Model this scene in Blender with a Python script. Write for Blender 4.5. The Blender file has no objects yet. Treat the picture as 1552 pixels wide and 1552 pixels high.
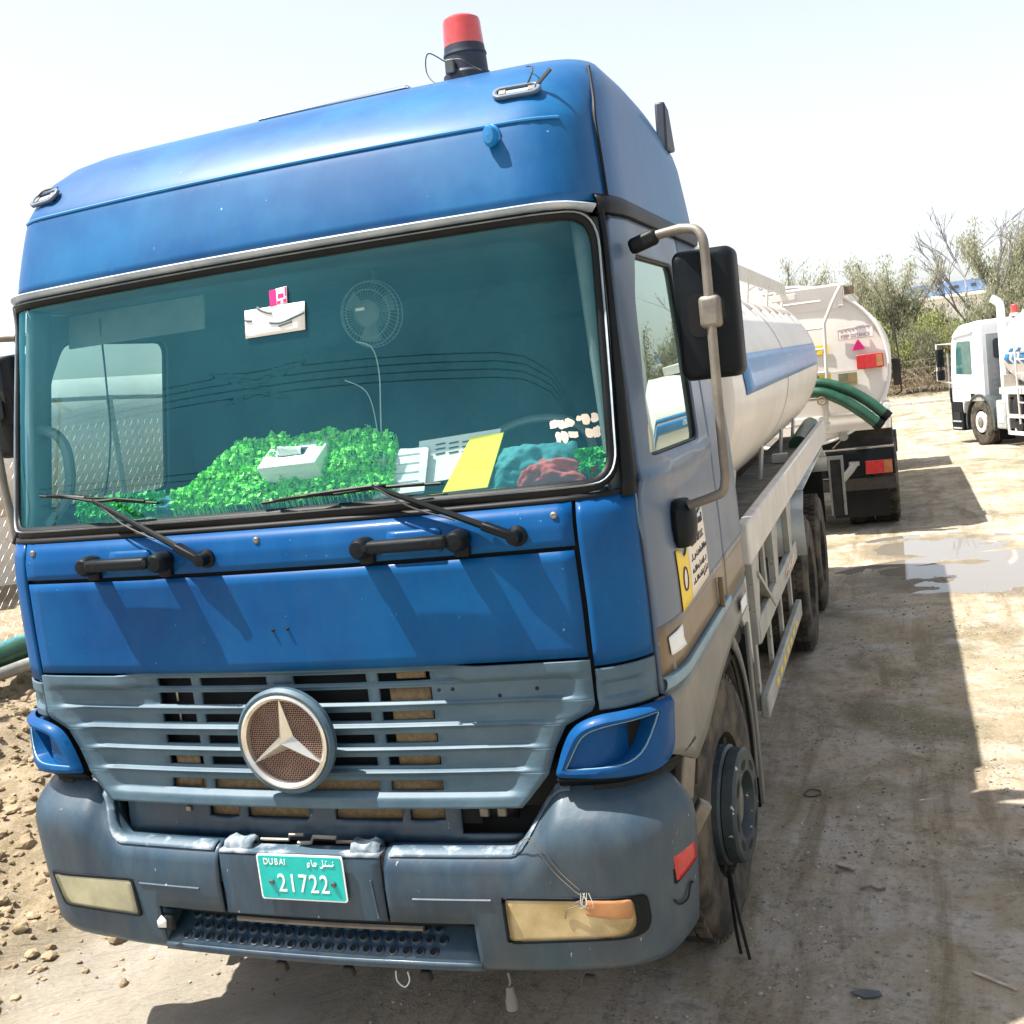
import bpy, bmesh, math, random
from mathutils import Vector, Matrix, noise, Quaternion
random.seed(7)
SC = bpy.context.scene
COL = SC.collection
R = math.radians
# ------------------------------------------------------------------ camera
cam_data = bpy.data.cameras.new('camera')
cam = bpy.data.objects.new('camera', cam_data); COL.objects.link(cam)
CAM_POS = Vector((1.9523, -3.0094, 2.1928))
yaw, pitch, roll = 0.34601615, 0.12189365, -0.12092085
fwd = Vector((-math.sin(yaw)*math.cos(pitch), math.cos(yaw)*math.cos(pitch), -math.sin(pitch)))
rgt = Vector((math.cos(yaw), math.sin(yaw), 0)); upv = rgt.cross(fwd)
r2 = rgt*math.cos(roll) + upv*math.sin(roll); u2 = r2.cross(fwd)
mw = Matrix((r2, u2, -fwd)).transposed().to_4x4(); mw.translation = CAM_POS
cam.matrix_world = mw
cam_data.sensor_width = 36; cam_data.lens = 1659.7/1552*36
cam_data.clip_start = .05; cam_data.clip_end = 3000
SC.camera = cam
# ------------------------------------------------------------------ sun and sky
SUN_DIR = Vector((.43, .17, -1.0)).normalized()          # the way the light travels
sun_d = bpy.data.lights.new('sun', 'SUN'); sun_d.energy = 4.6; sun_d.angle = R(.55); sun_d.color = (1, .955, .88)
sun = bpy.data.objects.new('sun', sun_d); COL.objects.link(sun)
sun.rotation_euler = SUN_DIR.to_track_quat('-Z', 'Y').to_euler()
W = bpy.data.worlds.new('World'); SC.world = W; W.use_nodes = True
nt = W.node_tree; bg = nt.nodes['Background']
sky = nt.nodes.new('ShaderNodeTexSky'); sky.sky_type = 'NISHITA'; sky.sun_disc = False
sky.sun_elevation = math.asin(-SUN_DIR.z); sky.sun_rotation = math.atan2(-SUN_DIR.x, -SUN_DIR.y)
sky.air_density = 1.0; sky.dust_density = 1.6; sky.ozone_density = 1.5
hs = nt.nodes.new('ShaderNodeHueSaturation'); hs.inputs['Saturation'].default_value = .42
nt.links.new(sky.outputs[0], hs.inputs['Color']); nt.links.new(hs.outputs[0], bg.inputs[0])
bg.inputs[1].default_value = .10
SC.view_settings.view_transform = 'Standard'; SC.view_settings.look = 'None'
SC.view_settings.exposure = 1.38; SC.view_settings.gamma = 1; SC.view_settings.use_curve_mapping = False
# ------------------------------------------------------------------ material helper
MATS = {}
def M(name, c1, c2=None, scale=4, rough=.5, metal=0., bump=0., bscale=60, coat=0., lo=.4, hi=.65, c3=None, s3=40, t3=.68,
      stretch=(1, 1, 1), rough2=None, trans=0., spec=.5, detail=5, dust=None):
    m = bpy.data.materials.new(name); m.use_nodes = True; MATS[name] = m
    n = m.node_tree; p = n.nodes['Principled BSDF']; L = n.links
    tc = n.nodes.new('ShaderNodeTexCoord'); mp = n.nodes.new('ShaderNodeMapping'); mp.inputs['Scale'].default_value = stretch
    L.new(tc.outputs['Object'], mp.inputs[0])
    p.inputs['Roughness'].default_value = rough; p.inputs['Metallic'].default_value = metal
    p.inputs['Coat Weight'].default_value = coat; p.inputs['Coat Roughness'].default_value = .12
    p.inputs['Specular IOR Level'].default_value = spec
    def nz(s, d=detail, ro=.6):
        t = n.nodes.new('ShaderNodeTexNoise'); t.inputs['Scale'].default_value = s; t.inputs['Detail'].default_value = d
        t.inputs['Roughness'].default_value = ro; L.new(mp.outputs[0], t.inputs['Vector']); return t.outputs['Fac']
    def ramp(f, a, b):
        r = n.nodes.new('ShaderNodeMapRange'); r.inputs['From Min'].default_value = a; r.inputs['From Max'].default_value = b
        L.new(f, r.inputs['Value']); return r.outputs['Result']
    def mix(fac, a, b):
        x = n.nodes.new('ShaderNodeMix'); x.data_type = 'RGBA'; L.new(fac, x.inputs['Factor'])
        for s, v in ((x.inputs[6], a), (x.inputs[7], b)):
            if isinstance(v, tuple): s.default_value = (*v, 1)
            else: L.new(v, s)
        return x.outputs[2]
    colr = c1
    if c2:
        fac = ramp(nz(scale), lo, hi); colr = mix(fac, c1, c2)
        if rough2 is not None:
            r = n.nodes.new('ShaderNodeMapRange'); r.inputs['To Min'].default_value = rough; r.inputs['To Max'].default_value = rough2
            L.new(fac, r.inputs['Value']); L.new(r.outputs['Result'], p.inputs['Roughness'])
    if c3: colr = mix(ramp(nz(s3, 3), t3, t3+.03), colr, c3)
    if dust:
        m3 = n.nodes.new('ShaderNodeMapping'); m3.inputs['Scale'].default_value = (1, 1, .3); L.new(tc.outputs['Object'], m3.inputs[0])
        f = None
        for sc, w in ((1.3, .6), (9, .4)):
            t = n.nodes.new('ShaderNodeTexNoise'); t.inputs['Scale'].default_value = sc; t.inputs['Detail'].default_value = 9; t.inputs['Roughness'].default_value = .72; L.new(m3.outputs[0], t.inputs['Vector'])
            k = n.nodes.new('ShaderNodeMath'); k.operation = 'MULTIPLY'; k.inputs[1].default_value = w; L.new(t.outputs['Fac'], k.inputs[0])
            if f is None: f = k.outputs[0]
            else:
                q = n.nodes.new('ShaderNodeMath'); q.operation = 'ADD'; L.new(f, q.inputs[0]); L.new(k.outputs[0], q.inputs[1]); f = q.outputs[0]
        r = n.nodes.new('ShaderNodeMapRange'); r.inputs['From Min'].default_value = .42; r.inputs['From Max'].default_value = .66; r.inputs['To Max'].default_value = dust[1]
        L.new(f, r.inputs['Value']); colr = mix(r.outputs['Result'], colr, dust[0])
    if isinstance(colr, tuple): p.inputs['Base Color'].default_value = (*colr, 1)
    else: L.new(colr, p.inputs['Base Color'])
    if bump:
        b = n.nodes.new('ShaderNodeBump'); b.inputs['Strength'].default_value = bump; b.inputs['Distance'].default_value = .02
        L.new(nz(bscale, 6), b.inputs['Height']); L.new(b.outputs[0], p.inputs['Normal'])
    if trans:
        p.inputs['Transmission Weight'].default_value = trans
    return m
def glass(name, tint, refl=.05, dust=.05, dust_veil=(.5, .62, .6), rough=.01, gloss=(.95, .97, 1), power=4):
    m = bpy.data.materials.new(name); m.use_nodes = True; MATS[name] = m
    n = m.node_tree; L = n.links; n.nodes.remove(n.nodes['Principled BSDF']); out = n.nodes['Material Output']
    t = n.nodes.new('ShaderNodeBsdfTransparent'); t.inputs[0].default_value = (*tint, 1)
    g = n.nodes.new('ShaderNodeBsdfGlossy'); g.inputs['Roughness'].default_value = rough; g.inputs[0].default_value = (*gloss, 1)
    d = n.nodes.new('ShaderNodeBsdfDiffuse'); d.inputs[0].default_value = (*dust_veil, 1)  # dust film; on the windscreen it also paints in reflected haze
    lw = n.nodes.new('ShaderNodeLayerWeight'); lw.inputs[0].default_value = .42
    pw = n.nodes.new('ShaderNodeMath'); pw.operation = 'POWER'; pw.inputs[1].default_value = power; L.new(lw.outputs['Facing'], pw.inputs[0])
    mr = n.nodes.new('ShaderNodeMapRange'); mr.inputs['To Min'].default_value = refl; mr.inputs['To Max'].default_value = .9
    L.new(pw.outputs[0], mr.inputs['Value'])
    tc = n.nodes.new('ShaderNodeTexCoord'); nz = n.nodes.new('ShaderNodeTexNoise'); nz.inputs['Scale'].default_value = 1.4; nz.inputs['Detail'].default_value = 8
    L.new(tc.outputs['Object'], nz.inputs['Vector'])
    dr = n.nodes.new('ShaderNodeMapRange'); dr.inputs['From Min'].default_value = .38; dr.inputs['From Max'].default_value = .68
    dr.inputs['To Min'].default_value = dust*.4; dr.inputs['To Max'].default_value = dust*1.8; L.new(nz.outputs['Fac'], dr.inputs['Value'])
    m1 = n.nodes.new('ShaderNodeMixShader'); L.new(dr.outputs[0], m1.inputs[0]); L.new(t.outputs[0], m1.inputs[1]); L.new(d.outputs[0], m1.inputs[2])
    m2 = n.nodes.new('ShaderNodeMixShader'); L.new(mr.outputs[0], m2.inputs[0]); L.new(m1.outputs[0], m2.inputs[1]); L.new(g.outputs[0], m2.inputs[2])
    L.new(m2.outputs[0], out.inputs['Surface']); return m
# ------------------------------------------------------------------ object helpers
ROOTINV = {}
def tag(o, label=None, cat=None, group=None, kind=None):
    if label: o['label'] = label
    if cat: o['category'] = cat
    if group: o['group'] = group
    if kind: o['kind'] = kind
    return o
def empty(name, loc, rotz=0, label=None, cat=None, group=None):
    o = bpy.data.objects.new(name, None); COL.objects.link(o); o.empty_display_size = .3
    o.location = loc; o.rotation_euler = (0, 0, rotz)
    return tag(o, label, cat, group)
def worldroot(name, loc, label, cat, group=None):
    """an Empty whose children are built in world coordinates"""
    o = empty(name, loc, 0, label, cat, group); ROOTINV[o.name] = Matrix.Translation(-Vector(loc)); return o
def link(name, me, parent=None):
    o = bpy.data.objects.new(name, me); COL.objects.link(o)
    if parent:
        o.parent = parent
        if parent.name in ROOTINV: o.matrix_parent_inverse = ROOTINV[parent.name]
    return o
class MB:
    def __init__(s): s.v = []; s.f = []
    def add(s, vs, fs):
        b = len(s.v); s.v += [tuple(v) for v in vs]; s.f += [tuple(b+i for i in f) for f in fs]; return s
    def box(s, c, d, rot=None, taper=1):
        hx, hy, hz = d[0]/2, d[1]/2, d[2]/2
        vs = [Vector((x*(taper if z > 0 else 1), y*(taper if z > 0 else 1), z)) for z in (-hz, hz) for x, y in ((-hx, -hy), (hx, -hy), (hx, hy), (-hx, hy))]
        if rot is not None:
            q = rot.to_matrix() if hasattr(rot, 'to_matrix') else rot
            vs = [q @ v for v in vs]
        c = Vector(c)
        return s.add([v+c for v in vs], [(3, 2, 1, 0), (4, 5, 6, 7), (0, 1, 5, 4), (1, 2, 6, 5), (2, 3, 7, 6), (3, 0, 4, 7)])
    def box2(s, a, b): return s.box([(p+q)/2 for p, q in zip(a, b)], [abs(q-p) for p, q in zip(a, b)])
    def beam(s, a, b, w, h, up=(0, 0, 1)):
        a, b = Vector(a), Vector(b); d = b-a; y = d.normalized(); x = y.cross(Vector(up))
        if x.length < 1e-4: x = y.cross(Vector((1, 0, 0)))
        x.normalize(); z = x.cross(y)
        return s.box((a+b)/2, (w, d.length, h), Matrix((x, y, z)).transposed())
    def tube(s, pts, r, n=8, cap=True, closed=False):
        pts = [Vector(p) for p in pts]; N = len(pts); vs = []; ref = None
        for i, p in enumerate(pts):
            if closed: t = pts[(i+1) % N]-pts[i-1]
            else: t = pts[min(i+1, N-1)]-pts[max(i-1, 0)]
            t.normalize()
            if ref is None: ref = t.orthogonal().normalized()
            ref = (ref - t*ref.dot(t)); ref = ref.normalized() if ref.length > 1e-5 else t.orthogonal().normalized()
            bn = t.cross(ref); rr = r[i] if isinstance(r, (list, tuple)) else r
            vs += [p + (ref*math.cos(2*math.pi*k/n)+bn*math.sin(2*math.pi*k/n))*rr for k in range(n)]
        fs = []
        for i in range(N if closed else N-1):
            for k in range(n):
                a = i*n+k; b = i*n+(k+1) % n; j = (i+1) % N
                fs.append((a, b, j*n+(k+1) % n, j*n+k))
        if cap and not closed: fs += [tuple(range(n-1, -1, -1)), tuple((N-1)*n+k for k in range(n))]
        return s.add(vs, fs)
    def lathe(s, prof, c, axis='x', n=32, cap=False):
        c = Vector(c); vs = []
        for (r, h) in prof:
            for k in range(n):
                a = 2*math.pi*k/n; u, w = r*math.cos(a), r*math.sin(a)
                vs.append(c+Vector({'x': (h, u, w), 'y': (w, h, u), 'z': (u, w, h)}[axis]))
        fs = [(i*n+k, i*n+(k+1) % n, (i+1)*n+(k+1) % n, (i+1)*n+k) for i in range(len(prof)-1) for k in range(n)]
        if cap: fs += [tuple(range(n-1, -1, -1)), tuple((len(prof)-1)*n+k for k in range(n))]
        return s.add(vs, fs)
    def grid(s, fn, us, vs_):
        vs = [fn(u, v) for v in vs_ for u in us]; n = len(us)
        return s.add(vs, [(j*n+i, j*n+i+1, (j+1)*n+i+1, (j+1)*n+i) for j in range(len(vs_)-1) for i in range(n-1)])
    def ringpatch(s, outl, fn, rings=6, inner=None):
        """fill a star-shaped outline (2-D) through fn; with inner outline: a frame"""
        N = len(outl); cx = sum(p[0] for p in outl)/N; cy = sum(p[1] for p in outl)/N
        vs = []
        for k in range(rings+1):
            t = k/rings
            for i, p in enumerate(outl):
                q = inner[i] if inner else (cx, cy)
                if not inner and k == rings: t = .999
                vs.append(fn(p[0]+(q[0]-p[0])*t, p[1]+(q[1]-p[1])*t))
        fs = [(k*N+i, k*N+(i+1) % N, (k+1)*N+(i+1) % N, (k+1)*N+i) for k in range(rings) for i in range(N)]
        if not inner: fs.append(tuple(rings*N+i for i in range(N)))
        return s.add(vs, fs)
    def extrude(s, outl, fn, h):
        """prism: outline list of 2-D; fn(a,b,t) t in {0,h}"""
        n = len(outl)
        return s.add([fn(a, b, 0) for a, b in outl]+[fn(a, b, h) for a, b in outl],
                     [tuple(range(n-1, -1, -1)), tuple(range(n, 2*n))]+[(i, (i+1) % n, n+(i+1) % n, n+i) for i in range(n)])
    def build(s, name, mat, parent=None, smooth=35, bevel=0, solid=0, seg=2, fix=True):
        me = bpy.data.meshes.new(name); me.from_pydata(s.v, [], s.f)
        if fix:
            bm = bmesh.new(); bm.from_mesh(me); bmesh.ops.recalc_face_normals(bm, faces=bm.faces); bm.to_mesh(me); bm.free()
        me.materials.append(MATS[mat] if isinstance(mat, str) else mat)
        if smooth:
            me.polygons.foreach_set('use_smooth', [True]*len(me.polygons)); me.set_sharp_from_angle(angle=R(smooth))
        o = link(name, me, parent)
        if solid:
            m = o.modifiers.new('thickness', 'SOLIDIFY'); m.thickness = abs(solid); m.offset = -1 if solid > 0 else 1
        if bevel:
            m = o.modifiers.new('bevel', 'BEVEL'); m.width = bevel; m.segments = seg; m.limit_method = 'ANGLE'; m.angle_limit = R(40)
            m.harden_normals = False
        return o
def rrect(x0, x1, y0, y1, r, n=6, skew=None):
    """rounded rectangle outline, counter-clockwise"""
    o = []
    for cx, cy, a0 in ((x1-r, y1-r, 0), (x0+r, y1-r, 90), (x0+r, y0+r, 180), (x1-r, y0+r, 270)):
        for k in range(n+1):
            a = R(a0+90*k/n); o.append((cx+r*math.cos(a), cy+r*math.sin(a)))
    return o
def roundpoly(pts, r, n=5):
    """round the corners of a polygon; r number or list"""
    o = []; N = len(pts)
    for i in range(N):
        p = Vector(pts[i]); a = Vector(pts[i-1]); b = Vector(pts[(i+1) % N]); rr = r[i] if isinstance(r, (list, tuple)) else r
        if rr <= 0: o.append(tuple(p)); continue
        da = (a-p); db = (b-p); ra = min(rr, da.length*.48); rb = min(rr, db.length*.48)
        A = p+da.normalized()*ra; B = p+db.normalized()*rb
        for k in range(n+1):
            t = k/n; o.append(tuple(A*(1-t)**2+p*2*t*(1-t)+B*t*t))
    return o
def dense(outl, step=.05):
    o = []
    for i, p in enumerate(outl):
        a = Vector(p); b = Vector(outl[(i+1) % len(outl)]); n = max(1, int((b-a).length/step))
        for k in range(n): o.append(tuple(a+(b-a)*k/n))
    return o
def lin(a, b, n): return [a+(b-a)*i/n for i in range(n+1)]
def lerp(tab, x):
    if x <= tab[0][0]: return tab[0][1]
    for (a, va), (b, vb) in zip(tab, tab[1:]):
        if x <= b: return va+(vb-va)*(x-a)/(b-a)
    return tab[-1][1]
def smooth_path(pts, n=6):
    pts = [Vector(p) for p in pts]; o = []
    for i in range(len(pts)-1):
        p0 = pts[max(i-1, 0)]; p1 = pts[i]; p2 = pts[i+1]; p3 = pts[min(i+2, len(pts)-1)]
        for k in range(n):
            t = k/n; o.append(.5*((2*p1)+(p2-p0)*t+(2*p0-5*p1+4*p2-p3)*t*t+(3*p1-p0-3*p2+p3)*t**3))
    o.append(pts[-1]); return o
def text_mesh(txt, size, extrude=.001, align='CENTER', spacing=1.0, sx=1.0):
    c = bpy.data.curves.new('lettering', 'FONT'); c.body = txt; c.size = size; c.extrude = extrude; c.align_x = align; c.align_y = 'CENTER'
    c.space_character = spacing; c.resolution_u = 3
    o = bpy.data.objects.new('lettering', c); COL.objects.link(o)
    dg = bpy.context.evaluated_depsgraph_get(); dg.update()
    me = bpy.data.meshes.new_from_object(o.evaluated_get(dg)); bpy.data.objects.remove(o); bpy.data.curves.remove(c)
    for v in me.vertices: v.co.x *= sx
    return me
def text(name, txt, size, mat, parent, fn, **k):
    """lettering mapped by fn(x, y, depth) onto a surface"""
    me = text_mesh(txt, size, **k); me.materials.clear(); me.materials.append(MATS[mat])
    for v in me.vertices: v.co = fn(v.co.x, v.co.y, v.co.z)
    me.name = name
    return link(name, me, parent)
def strokes(name, lines, r, mat, parent, fn, n=5):
    mb = MB()
    for l in lines: mb.tube([fn(a, b, 0) for a, b in l], r, n)
    return mb.build(name, mat, parent)
def sstep(a, b, x):
    t = min(1, max(0, (x-a)/(b-a))); return t*t*(3-2*t)
# ------------------------------------------------------------------ materials
M('blue_paint', (.0, .045, .165), (.0, .080, .235), 1.7, .38, 0, .03, 8, coat=.06, spec=.1, c3=(.20, .38, .52), s3=60, t3=.725, dust=((.08, .15, .22), .14), rough2=.5, lo=.36, hi=.68, detail=8)
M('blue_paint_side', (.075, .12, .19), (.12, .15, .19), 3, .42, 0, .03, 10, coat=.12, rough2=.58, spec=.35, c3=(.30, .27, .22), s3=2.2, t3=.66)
M('faded_grille', (.028, .072, .108), (.055, .108, .148), 4, .55, 0, .05, 30, c3=(.03, .04, .05), s3=28, t3=.735, dust=((.14, .18, .19), .25), stretch=(1, 1, 2.5))
M('bumper_plastic', (.002, .019, .046), (.010, .046, .080), 2.4, .40, 0, .06, 40, coat=.1, c3=(.30, .34, .36), s3=34, t3=.72, rough2=.6, lo=.36, hi=.66, stretch=(1.6, 1.6, .55), detail=9, dust=((.11, .12, .11), .42))
M('bumper_worn', (.05, .09, .125), (.42, .46, .49), 9, .55, 0, .1, 40, lo=.48, hi=.68)
M('black_rubber', (.003, .004, .005), (.008, .009, .010), 6, .5, 0, .03, 40, spec=.2)
M('black_plastic', (.003, .005, .007), (.007, .010, .013), 5, .45, 0, .05, 60, rough2=.58, spec=.16)
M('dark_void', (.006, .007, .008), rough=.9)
M('under_black', (.016, .015, .014), (.045, .038, .03), 5, .8, 0, .2, 30)
M('trim_pale', (.30, .36, .42), (.45, .50, .55), 9, .35, 0, .03, 30)
M('brown_stripe', (.13, .088, .047), (.18, .125, .072), 3, .5, 0, .05, 30, coat=.2, c3=(.36, .33, .28), s3=14, t3=.66, stretch=(1, 1, .4))
M('moulding_teal', (.13, .24, .30), (.20, .30, .34), 6, .45)
M('wing_grey', (.12, .122, .112), (.17, .16, .135), 4, .55, 0, .08, 30, coat=.15)
M('tyre', (.02, .018, .015), (.10, .08, .053), 6, .88, 0, .3, 70, lo=.42, hi=.62)
M('rim_blue', (.022, .038, .046), (.055, .066, .066), 8, .55, .2, .1, 40, c3=(.45, .45, .42), s3=22, t3=.66)
M('rim_white', (.55, .55, .52), (.70, .70, .68), 8, .45)
M('steel', (.45, .42, .37), (.62, .58, .51), 10, .35, .7, .05, 60)
M('steel_dull', (.15, .135, .115), (.24, .215, .18), 8, .5, .35, .08, 50)
M('chrome', (.62, .60, .54), (.78, .75, .67), 10, .28, .85)
M('emblem_mesh', (.22, .14, .11), (.30, .20, .16), 12, .55, .3)
M('radiator', (.15, .105, .05), (.23, .165, .085), 60, .7, 0, .5, 300)
M('lens_amber', (.27, .19, .075), (.46, .36, .19), 5, .18, 0, .05, 20, coat=.5)
M('lens_orange', (.30, .12, .035), (.42, .19, .07), 9, .2, 0, coat=.5)
M('lens_milky', (.20, .20, .13), (.36, .34, .22), 4, .18, 0, .05, 20, coat=.5)
M('lens_clear', (.35, .42, .46), (.5, .55, .58), 20, .15, .3)
M('red_reflector', (.40, .006, .008), (.50, .015, .02), 30, .25, 0, .2, 160, coat=.5)
M('beacon_red', (.62, .05, .05), (.68, .12, .10), 6, .3, 0, coat=.5, trans=.25)
M('beacon_base', (.005, .011, .027), (.015, .025, .045), 6, .5)
M('plate_green', (.0, .36, .33), (.0, .42, .38), 14, .45, 0, .03, 60, c3=(.02, .25, .22), s3=22, t3=.69)
M('white_print', (.80, .82, .80), rough=.5)
M('white_paper', (.80, .80, .78), (.74, .74, .72), 12, .7)
M('pink_print', (.72, .01, .18), rough=.5)
M('dark_print', (.05, .04, .06), rough=.6)
M('red_print', (.30, .05, .05), rough=.6)
M('yellow_print', (.86, .60, .03), (.80, .55, .06), 8, .5)
M('cream_print', (.74, .66, .54), (.80, .72, .60), 8, .5)
M('tank_white', (.68, .65, .63), (.74, .715, .70), 1.2, .38, 0, .02, 4, coat=.25, c3=(.50, .42, .34), s3=9, t3=.73)
M('tank_cream', (.62, .58, .52), (.69, .655, .60), 1.5, .45, 0, .03, 5, coat=.15, c3=(.42, .34, .26), s3=10, t3=.71)
M('stripe_blue', (.004, .15, .42), (.012, .19, .47), 3, .4, coat=.25)
M('rail_white', (.52, .49, .44), (.62, .59, .54), 6, .5, 0, .05, 30, c3=(.28, .22, .16), s3=16, t3=.68)
M('rail_grey', (.26, .26, .23), (.38, .37, .33), 5, .55, 0, .08, 30, c3=(.16, .13, .10), s3=14, t3=.66)
M('fender_alu', (.34, .37, .37), (.46, .48, .47), 5, .45, .3, .05, 30)
M('deck_grime', (.10, .10, .085), (.22, .21, .17), 6, .7, 0, .15, 40)
M('hose_green', (.008, .050, .027), (.018, .085, .05), 5, .4, 0, .08, 30, c3=(.02, .06, .04), s3=12, t3=.66)
M('hose_grey', (.20, .20, .18), (.30, .30, .27), 6, .5)
M('hazard_yellow', (.75, .55, .03), rough=.5)
M('white_truck_paint', (.76, .78, .80), (.82, .83, .84), 3, .3, coat=.4)
M('panel_grey', (.30, .34, .35), (.38, .41, .42), 4, .5)
M('interior_dark', (.035, .05, .055), (.06, .075, .08), 5, .8)
M('interior_grey', (.10, .14, .145), (.15, .19, .19), 4, .7)
M('seat_cloth', (.018, .035, .045), (.035, .055, .065), 10, .9)
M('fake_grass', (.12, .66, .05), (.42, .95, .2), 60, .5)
M('fake_grass_dark', (.03, .36, .05), (.08, .52, .09), 30, .5)  # darker copy of the foliage green, the pillar's shade put into the colour
M('tissue_card', (.80, .88, .86), (.86, .90, .88), 3, .5)
M('folder_yellow', (.86, .74, .02), (.90, .80, .05), 6, .5)
M('cloth_teal', (.03, .17, .20), (.06, .25, .27), 12, .9, 0, .3, 200)
M('cloth_red', (.42, .06, .06), (.52, .10, .09), 12, .9, 0, .3, 200)
M('soil', (.19, .14, .08), (.30, .235, .15), 5, .95, 0, .5, 30)
M('stone', (.30, .27, .22), (.50, .46, .40), 4, .9, 0, .3, 30)
M('galvanised', (.26, .27, .26), (.36, .36, .35), 8, .5, .5)
M('bark', (.13, .105, .08), (.24, .20, .16), 9, .9, 0, .5, 40)
M('bark_pale', (.20, .19, .21), (.30, .29, .32), 9, .9, 0, .3, 40)
M('concrete', (.46, .42, .36), (.58, .54, .48), 5, .9, 0, .2, 30)
M('wall_white', (.72, .71, .68), (.80, .79, .76), 3, .8)
M('wall_blue', (.16, .26, .46), (.22, .32, .52), 3, .6)
M('wood_grey', (.33, .27, .20), (.46, .40, .31), 8, .8, stretch=(1, 6, 1))
M('plastic_dark', (.04, .05, .05), (.08, .09, .09), 8, .5)
M('wire_dark', (.03, .03, .03), rough=.6)
M('wire_white', (.45, .52, .50), rough=.5)
M('wire_dim', (.16, .23, .24), rough=.5)
glass('windscreen_glass', (.84, .95, .92), .085, .075, (.07, .30, .34), gloss=(.16, .58, .70))  # teal dust layer and gloss tint carry the reflected sky haze as colour
glass('door_glass', (.55, .72, .66), .14, .22, (.36, .46, .38), power=2.2, gloss=(.78, .92, .82))
glass('lens_glass', (.8, .85, .85), .06, .03)

def leaf(name, c1, c2):
    m = M(name, c1, c2, 2.5, .8); n = m.node_tree; p = n.nodes['Principled BSDF']; p.inputs['Specular IOR Level'].default_value = .1
    t = n.nodes.new('ShaderNodeBsdfTranslucent'); x = n.nodes.new('ShaderNodeMixShader'); x.inputs[0].default_value = .45
    src = p.inputs['Base Color'].links[0].from_socket; n.links.new(src, t.inputs[0])
    n.links.new(p.outputs[0], x.inputs[1]); n.links.new(t.outputs[0], x.inputs[2]); n.links.new(x.outputs[0], n.nodes['Material Output'].inputs[0])
leaf('leaf_grey', (.30, .315, .21), (.44, .43, .31))
leaf('leaf_green', (.32, .38, .12), (.48, .51, .20))
leaf('leaf_dark', (.19, .20, .125), (.31, .305, .21))
leaf('leaf_dry', (.28, .22, .15), (.40, .33, .24))
M('roof_paint', (.0, .062, .195), (.003, .105, .265), 1.6, .42, 0, .02, 6, coat=.15, spec=.2, c3=(.25, .42, .58), s3=60, t3=.74, dust=((.06, .19, .29), .25), rough2=.5)
# ================================================================== THE GROUND
PUD = [(2.25, 10.2, .62, .55, -.309), (3.05, 8.35, 1.15, .72, -.268), (4.3, 9.4, 1.1, .5, -.292), (2.2, 8.75, .50, .28, -.2695)]
def zbase(x, y):
    z = -.125-.0215*min(max(0, y-2), 21.7)
    if y > 39: z += .75*sstep(39.2, 45, y)
    if x < -1.2: z += .55*sstep(-1.2, -4.4, x)*sstep(-2.5, 1.0, y)*(1-sstep(7, 12, y))
    return z
def zg(x, y):
    z = zbase(x, y)
    if -9 < x < 12 and -6 < y < 30:
        v = Vector((x, y, 0))
        z += .016*noise.noise(v*1.3)+.010*noise.noise(v*4.1+Vector((3, 1, 0)))+.006*noise.noise(v*11)
        if x < -1.0: z += (.10*noise.noise(v*2.6)+.075*abs(noise.noise(v*6.0))+.04*abs(noise.noise(v*13)))*sstep(-1.35, -2.1, x)*sstep(-.8, .6, y)
        k = sstep(-.1, -.5, x)*(1-sstep(1.0, 1.8, y))*(1-sstep(-1.7, -2.3, x))
        if k > 0:
            w = -.67*x+.74*y; l = .74*x+.67*y
            z += k*(.014*noise.noise(Vector((w*14, l*1.1, 0)))+.012*noise.noise(Vector((w*32, l*1.6, 5))))
        # wheel ruts on the right of the truck
        if x > 1.2: z += .012*noise.noise(Vector((x*5.5, y*.8, 2)))+.006*abs(noise.noise(v*17))
        for px, py, a, b, lv in PUD:
            d = ((x-px)/a)**2+((y-py)/b)**2
            d += .9*noise.noise(v*2.0)+.6*noise.noise(v*5.5)
            if d < 2.2: z = z*(sstep(.6, 2.2, d))+(lv-.030+.036*sstep(.1, 1.6, d)+.006*noise.noise(v*5))*(1-sstep(.6, 2.2, d))
    return z
def axis(lo, hi, st, far):
    a = lin(lo, hi, round((hi-lo)/st)); d = st; u = hi
    while u < far: d *= 1.35; u += d; a.append(u)
    d = st; u = lo
    while u > -far: d *= 1.35; u -= d; a.insert(0, u)
    return a
gx = axis(-6.0, 5.0, .055, 900); gy = axis(-1.2, 12.5, .06, 900)
gm = bpy.data.materials.new('yard_dirt'); gm.use_nodes = True; MATS['yard_dirt'] = gm
n_ = gm.node_tree; L_ = n_.links; P_ = n_.nodes['Principled BSDF']
tc = n_.nodes.new('ShaderNodeTexCoord')
def _nz(s, d=6, ro=.6, src=None, dist=0):
    t = n_.nodes.new('ShaderNodeTexNoise'); t.inputs['Scale'].default_value = s; t.inputs['Detail'].default_value = d; t.inputs['Roughness'].default_value = ro
    t.inputs['Distortion'].default_value = dist
    L_.new(src or tc.outputs['Object'], t.inputs['Vector']); return t.outputs['Fac']
def _rp(f, a, b, c=0, d=1):
    r = n_.nodes.new('ShaderNodeMapRange'); r.inputs['From Min'].default_value = a; r.inputs['From Max'].default_value = b; r.inputs['To Min'].default_value = c; r.inputs['To Max'].default_value = d
    L_.new(f, r.inputs['Value']); return r.outputs['Result']
def _mx(f, a, b):
    x = n_.nodes.new('ShaderNodeMix'); x.data_type = 'RGBA'; L_.new(f, x.inputs['Factor'])
    for s, v in ((x.inputs[6], a), (x.inputs[7], b)):
        if isinstance(v, tuple): s.default_value = (*v, 1)
        else: L_.new(v, s)
    return x.outputs[2]
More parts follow.
